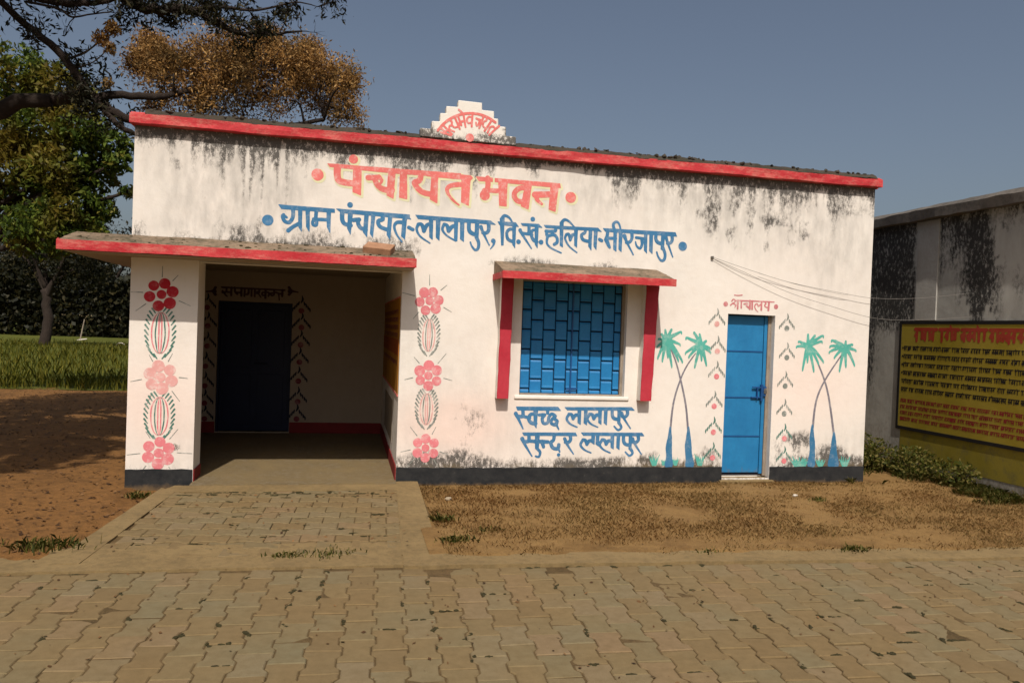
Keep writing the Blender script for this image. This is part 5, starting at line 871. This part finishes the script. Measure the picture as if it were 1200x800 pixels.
for (u, v, r) in rust:
    y = random.uniform(3.3, 5.0); c = at(u, v, y); R_ = r*(y+8.3)/FPX; b = min(allp, key=lambda q: (q-c).length)
    mid = (b+c)/2+Vector((random.gauss(0, .1), random.gauss(0, .1), .12)); P_ = smooth_path([b, mid, c], 4); tube(vs, fs, P_, list(np.linspace(.022, .010, len(P_))), 5)
    tp = []; grow_twigs(vs, fs, c-Vector((0, 0, R_*.45)), .008, R_*1.25, 8, 2, tp, 1.0)
    for q in tp:
        m = 14 if v < 92 else 4; PR.append(np.array(q)+RNG.normal(0, .085, (m, 3))); SR.append(U(.035, .08, m))
    n = int(300*(r/28)**2) if v < 92 else int(60*(r/28)**2); k = RNG.normal(size=(n, 3)); k /= np.linalg.norm(k, axis=1)[:, None]; sub = k*(U(0, 1, n)**.45)[:, None]*R_; sub = sub*(1+.35*(fbm(sub[:, 0]*9+5, sub[:, 2]*9+7, 2, 3)-.5)[:, None]); PR.append(sub*1.15+np.array(c)); SR.append(U(.04, .08, n))
# the two rusty tufts and thin leaves at the left
for (u, v, r, n) in [(132, 34, 9, 260), (118, 45, 9, 240), (128, 56, 8, 160), (126, 98, 7, 90)]:
    c = at(u, v, 2.9); R_ = r*11.2/FPX; k = RNG.normal(size=(n, 3)); k /= np.linalg.norm(k, axis=1)[:, None]; PR.append(k*(U(0, 1, n)**.5)[:, None]*R_+np.array(c)); SR.append(U(.04, .09, n)); b = min([Vector(p) for p in LC+LB], key=lambda q: (q-c).length)
    P_ = smooth_path([b, (b+c)/2+Vector((.03, 0, -.05)), c], 4); tube(vs, fs, P_, list(np.linspace(.012, .006, len(P_))), 5)
cards('crown', np.concatenate(PR), np.concatenate(SR), 2.8, 'leaf_rust', big)
PG = []; SG = []
for p0, cnt in [(LC, 9), (LE[22:], 12), (LH, 8), (LA[4:14], 5), (LF, 3)]:
    for i in range(cnt):
        q = Vector(random.choice(list(p0)[2:])); tp = []; grow_twigs(vs, fs, q, .008, random.uniform(.25, .55), 2, 1, tp, .9, .25)
        for t_ in tp: m = 9; PG.append(np.array(t_)+RNG.normal(0, .05, (m, 3))); SG.append(U(.06, .12, m))
PC = []; SC_ = []
for (x, y, z, r) in [(-3.3, -1.4, 7.0, 1.4), (-4.8, 1, 7.4, 1.6), (-2.9, 1.4, 8.2, 1.5), (-4.6, -3.4, 6.6, 1.3), (-6.5, -1.5, 6.5, 1.5), (-2.2, -1.0, 7.3, .9), (-2.6, -3.4, 6.9, 1.2), (-1.7, -1.6, 7.6, .9), (-3.7, -4.4, 6.6, 1.1), (-4.0, 2.0, 8.3, 1.5)]:
    n = 3600; k = RNG.normal(size=(n, 3)); k /= np.linalg.norm(k, axis=1)[:, None]; s_ = k*(U(0, 1, n)**.4)[:, None]*r*np.array([1, 1, .7]); keep = fbm(s_[:, 0]*2.2+x, s_[:, 1]*2.2+y, 3, 9) > .40; s_ = s_[keep]; PC.append(s_+np.array([x, y, z])); SC_.append(U(.14, .24, len(s_)))
    P_ = smooth_path([(-3.4, 3.2, 4.0), ((x-3.4)/2, (y+3.2)/2, (z+4)/2+.5), (x, y, z-.3)], 4); tube(vs, fs, P_, list(np.linspace(.10, .03, len(P_))), 6)
cards('upper_crown', np.concatenate(PC), np.concatenate(SC_), 2.2, 'leaf_mango', big)
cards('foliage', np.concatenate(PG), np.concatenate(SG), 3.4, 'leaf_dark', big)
link('trunk', pyd('trunk', vs, fs, True), 'bark', big)
def tree(name, x, y, blobs, trunk_r, h0, nleaf, size, mat, label, group=None, cat='tree', dens=1.0):
    t = empty(name, (x, y, 0), label, cat, group); vs = []; fs = []; top = blobs[0]
    limb(vs, fs, [(x, y, -.1), (x+random.gauss(0, .1), y, h0*.5), (x+random.gauss(0, .2), y, h0)], trunk_r, trunk_r*.7, 9); P = []
    for (bx, by, bz, r) in blobs:
        limb(vs, fs, [(x, y, h0*random.uniform(.75, 1)), ((x+bx)/2, (y+by)/2, (h0+bz)/2+.2), (bx, by, bz)], trunk_r*.45, trunk_r*.15, 6)
        n = int(nleaf*(r**2)/sum(b[3]**2 for b in blobs)); k = RNG.normal(size=(n, 3)); k /= np.linalg.norm(k, axis=1)[:, None]; s_ = k*(U(.15, 1, n)**.4)[:, None]*r*np.array([1, 1, .8])
        keep = fbm(s_[:, 0]*(2.4/r)+bx, s_[:, 2]*(2.4/r)+bz+s_[:, 1]*.7, 3, 9) > .40; s_ = s_[keep]*(1+RNG.normal(0, .07, (keep.sum(), 1))); P.append(s_+np.array([bx, by, bz]))
    P = np.concatenate(P); P = P[P[:, 2] > .3]; cards('crown', P, U(size*.6, size*1.2, len(P)), 2.3, mat, t); link('trunk', pyd('trunk', vs, fs, True), 'bark', t); return t
bl = []
for (u, v, r, y) in [(70, 105, 34, 9.5), (40, 150, 45, 9.5), (92, 150, 30, 9), (125, 170, 24, 9.2), (70, 200, 36, 9), (112, 205, 26, 9.5), (140, 190, 15, 9), (85, 245, 32, 9), (120, 245, 18, 9.4), (50, 270, 40, 9), (105, 275, 20, 9), (20, 90, 40, 9.5), (0, 200, 50, 9.5), (150, 175, 9, 9.2), (150, 225, 9, 9.2)]:
    c = at(u, v, y); bl.append((c.x, c.y, c.z, r*(y+8.6)/FPX))
tree('mango_tree', -6.6, 9.3, bl, .2, 2.2, 26000, .15, 'leaf_green', 'green mango tree with reddish young leaves behind the left end of the hall')
kinds = ['tall dark tree at the far side of the field', 'broad dark tree at the far side of the field']
i = 0
for (x, y, h, r, lab) in [(-30, 58, 9, 3.6, 'dark far tree across the field, leftmost of the row'), (-25.5, 60, 10, 3.8, 'dark far tree across the field, second from the left'), (-21, 57, 8.5, 3.4, 'dark far tree across the field, behind the white stake'), (-17, 60, 10, 3.8, 'dark far tree across the field, just left of the porch pillar'), (-12.5, 58, 9, 3.6, 'dark far tree across the field, hidden partly by the pillar'), (-35, 62, 10, 4, 'dark far tree at the field edge beyond the left frame')]:
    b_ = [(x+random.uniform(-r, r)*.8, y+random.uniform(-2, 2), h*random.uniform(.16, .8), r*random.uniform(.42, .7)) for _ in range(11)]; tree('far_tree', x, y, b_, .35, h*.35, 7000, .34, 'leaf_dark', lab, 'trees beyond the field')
b_ = [(-13.0+random.uniform(-2, 2), 36+random.uniform(-1.5, 1.5), random.uniform(3.4, 6.5), random.uniform(1, 1.6)) for _ in range(9)]
tree('field_tree', -13.3, 36, b_, .28, 3.0, 8000, .24, 'leaf_dark', 'dark tree with a bare straight trunk standing in the field')
# hedge below far trees, stake and pipe in the field
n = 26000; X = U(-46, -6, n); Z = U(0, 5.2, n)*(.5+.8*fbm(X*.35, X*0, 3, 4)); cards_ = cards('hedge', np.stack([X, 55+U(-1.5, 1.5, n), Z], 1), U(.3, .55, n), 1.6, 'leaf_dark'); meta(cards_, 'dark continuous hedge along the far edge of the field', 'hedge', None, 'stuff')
st = empty('field_stake', tuple(at(94, 399, 46)), 'thin pale leaning stake with a white foot in the field', 'stake'); b0 = at(94, 398, 46); b1 = at(99, 374, 46)
vs = []; fs = []; tube(vs, fs, [b0, b1], [.05, .035], 6); link('pole', pyd('pole', vs, fs), 'timber', st); vs = []; fs = []; tube(vs, fs, [at(86, 400, 46), b0, at(102, 397, 46)], [.03, .05, .03], 6); link('foot', pyd('foot', vs, fs), 'white_litter', st)
vs = []; fs = []; tube(vs, fs, smooth_path([at(137, 406, 38), at(138, 402.5, 38), at(143, 402, 38), at(147, 404.5, 38)], 4), [.03]*13, 6); meta(link('white_pipe', pyd('white_pipe', vs, fs), 'white_litter'), 'short bent white pipe end sticking out of the green field', 'pipe')
print('pavers path', npv, 'objects', len(bpy.data.objects))
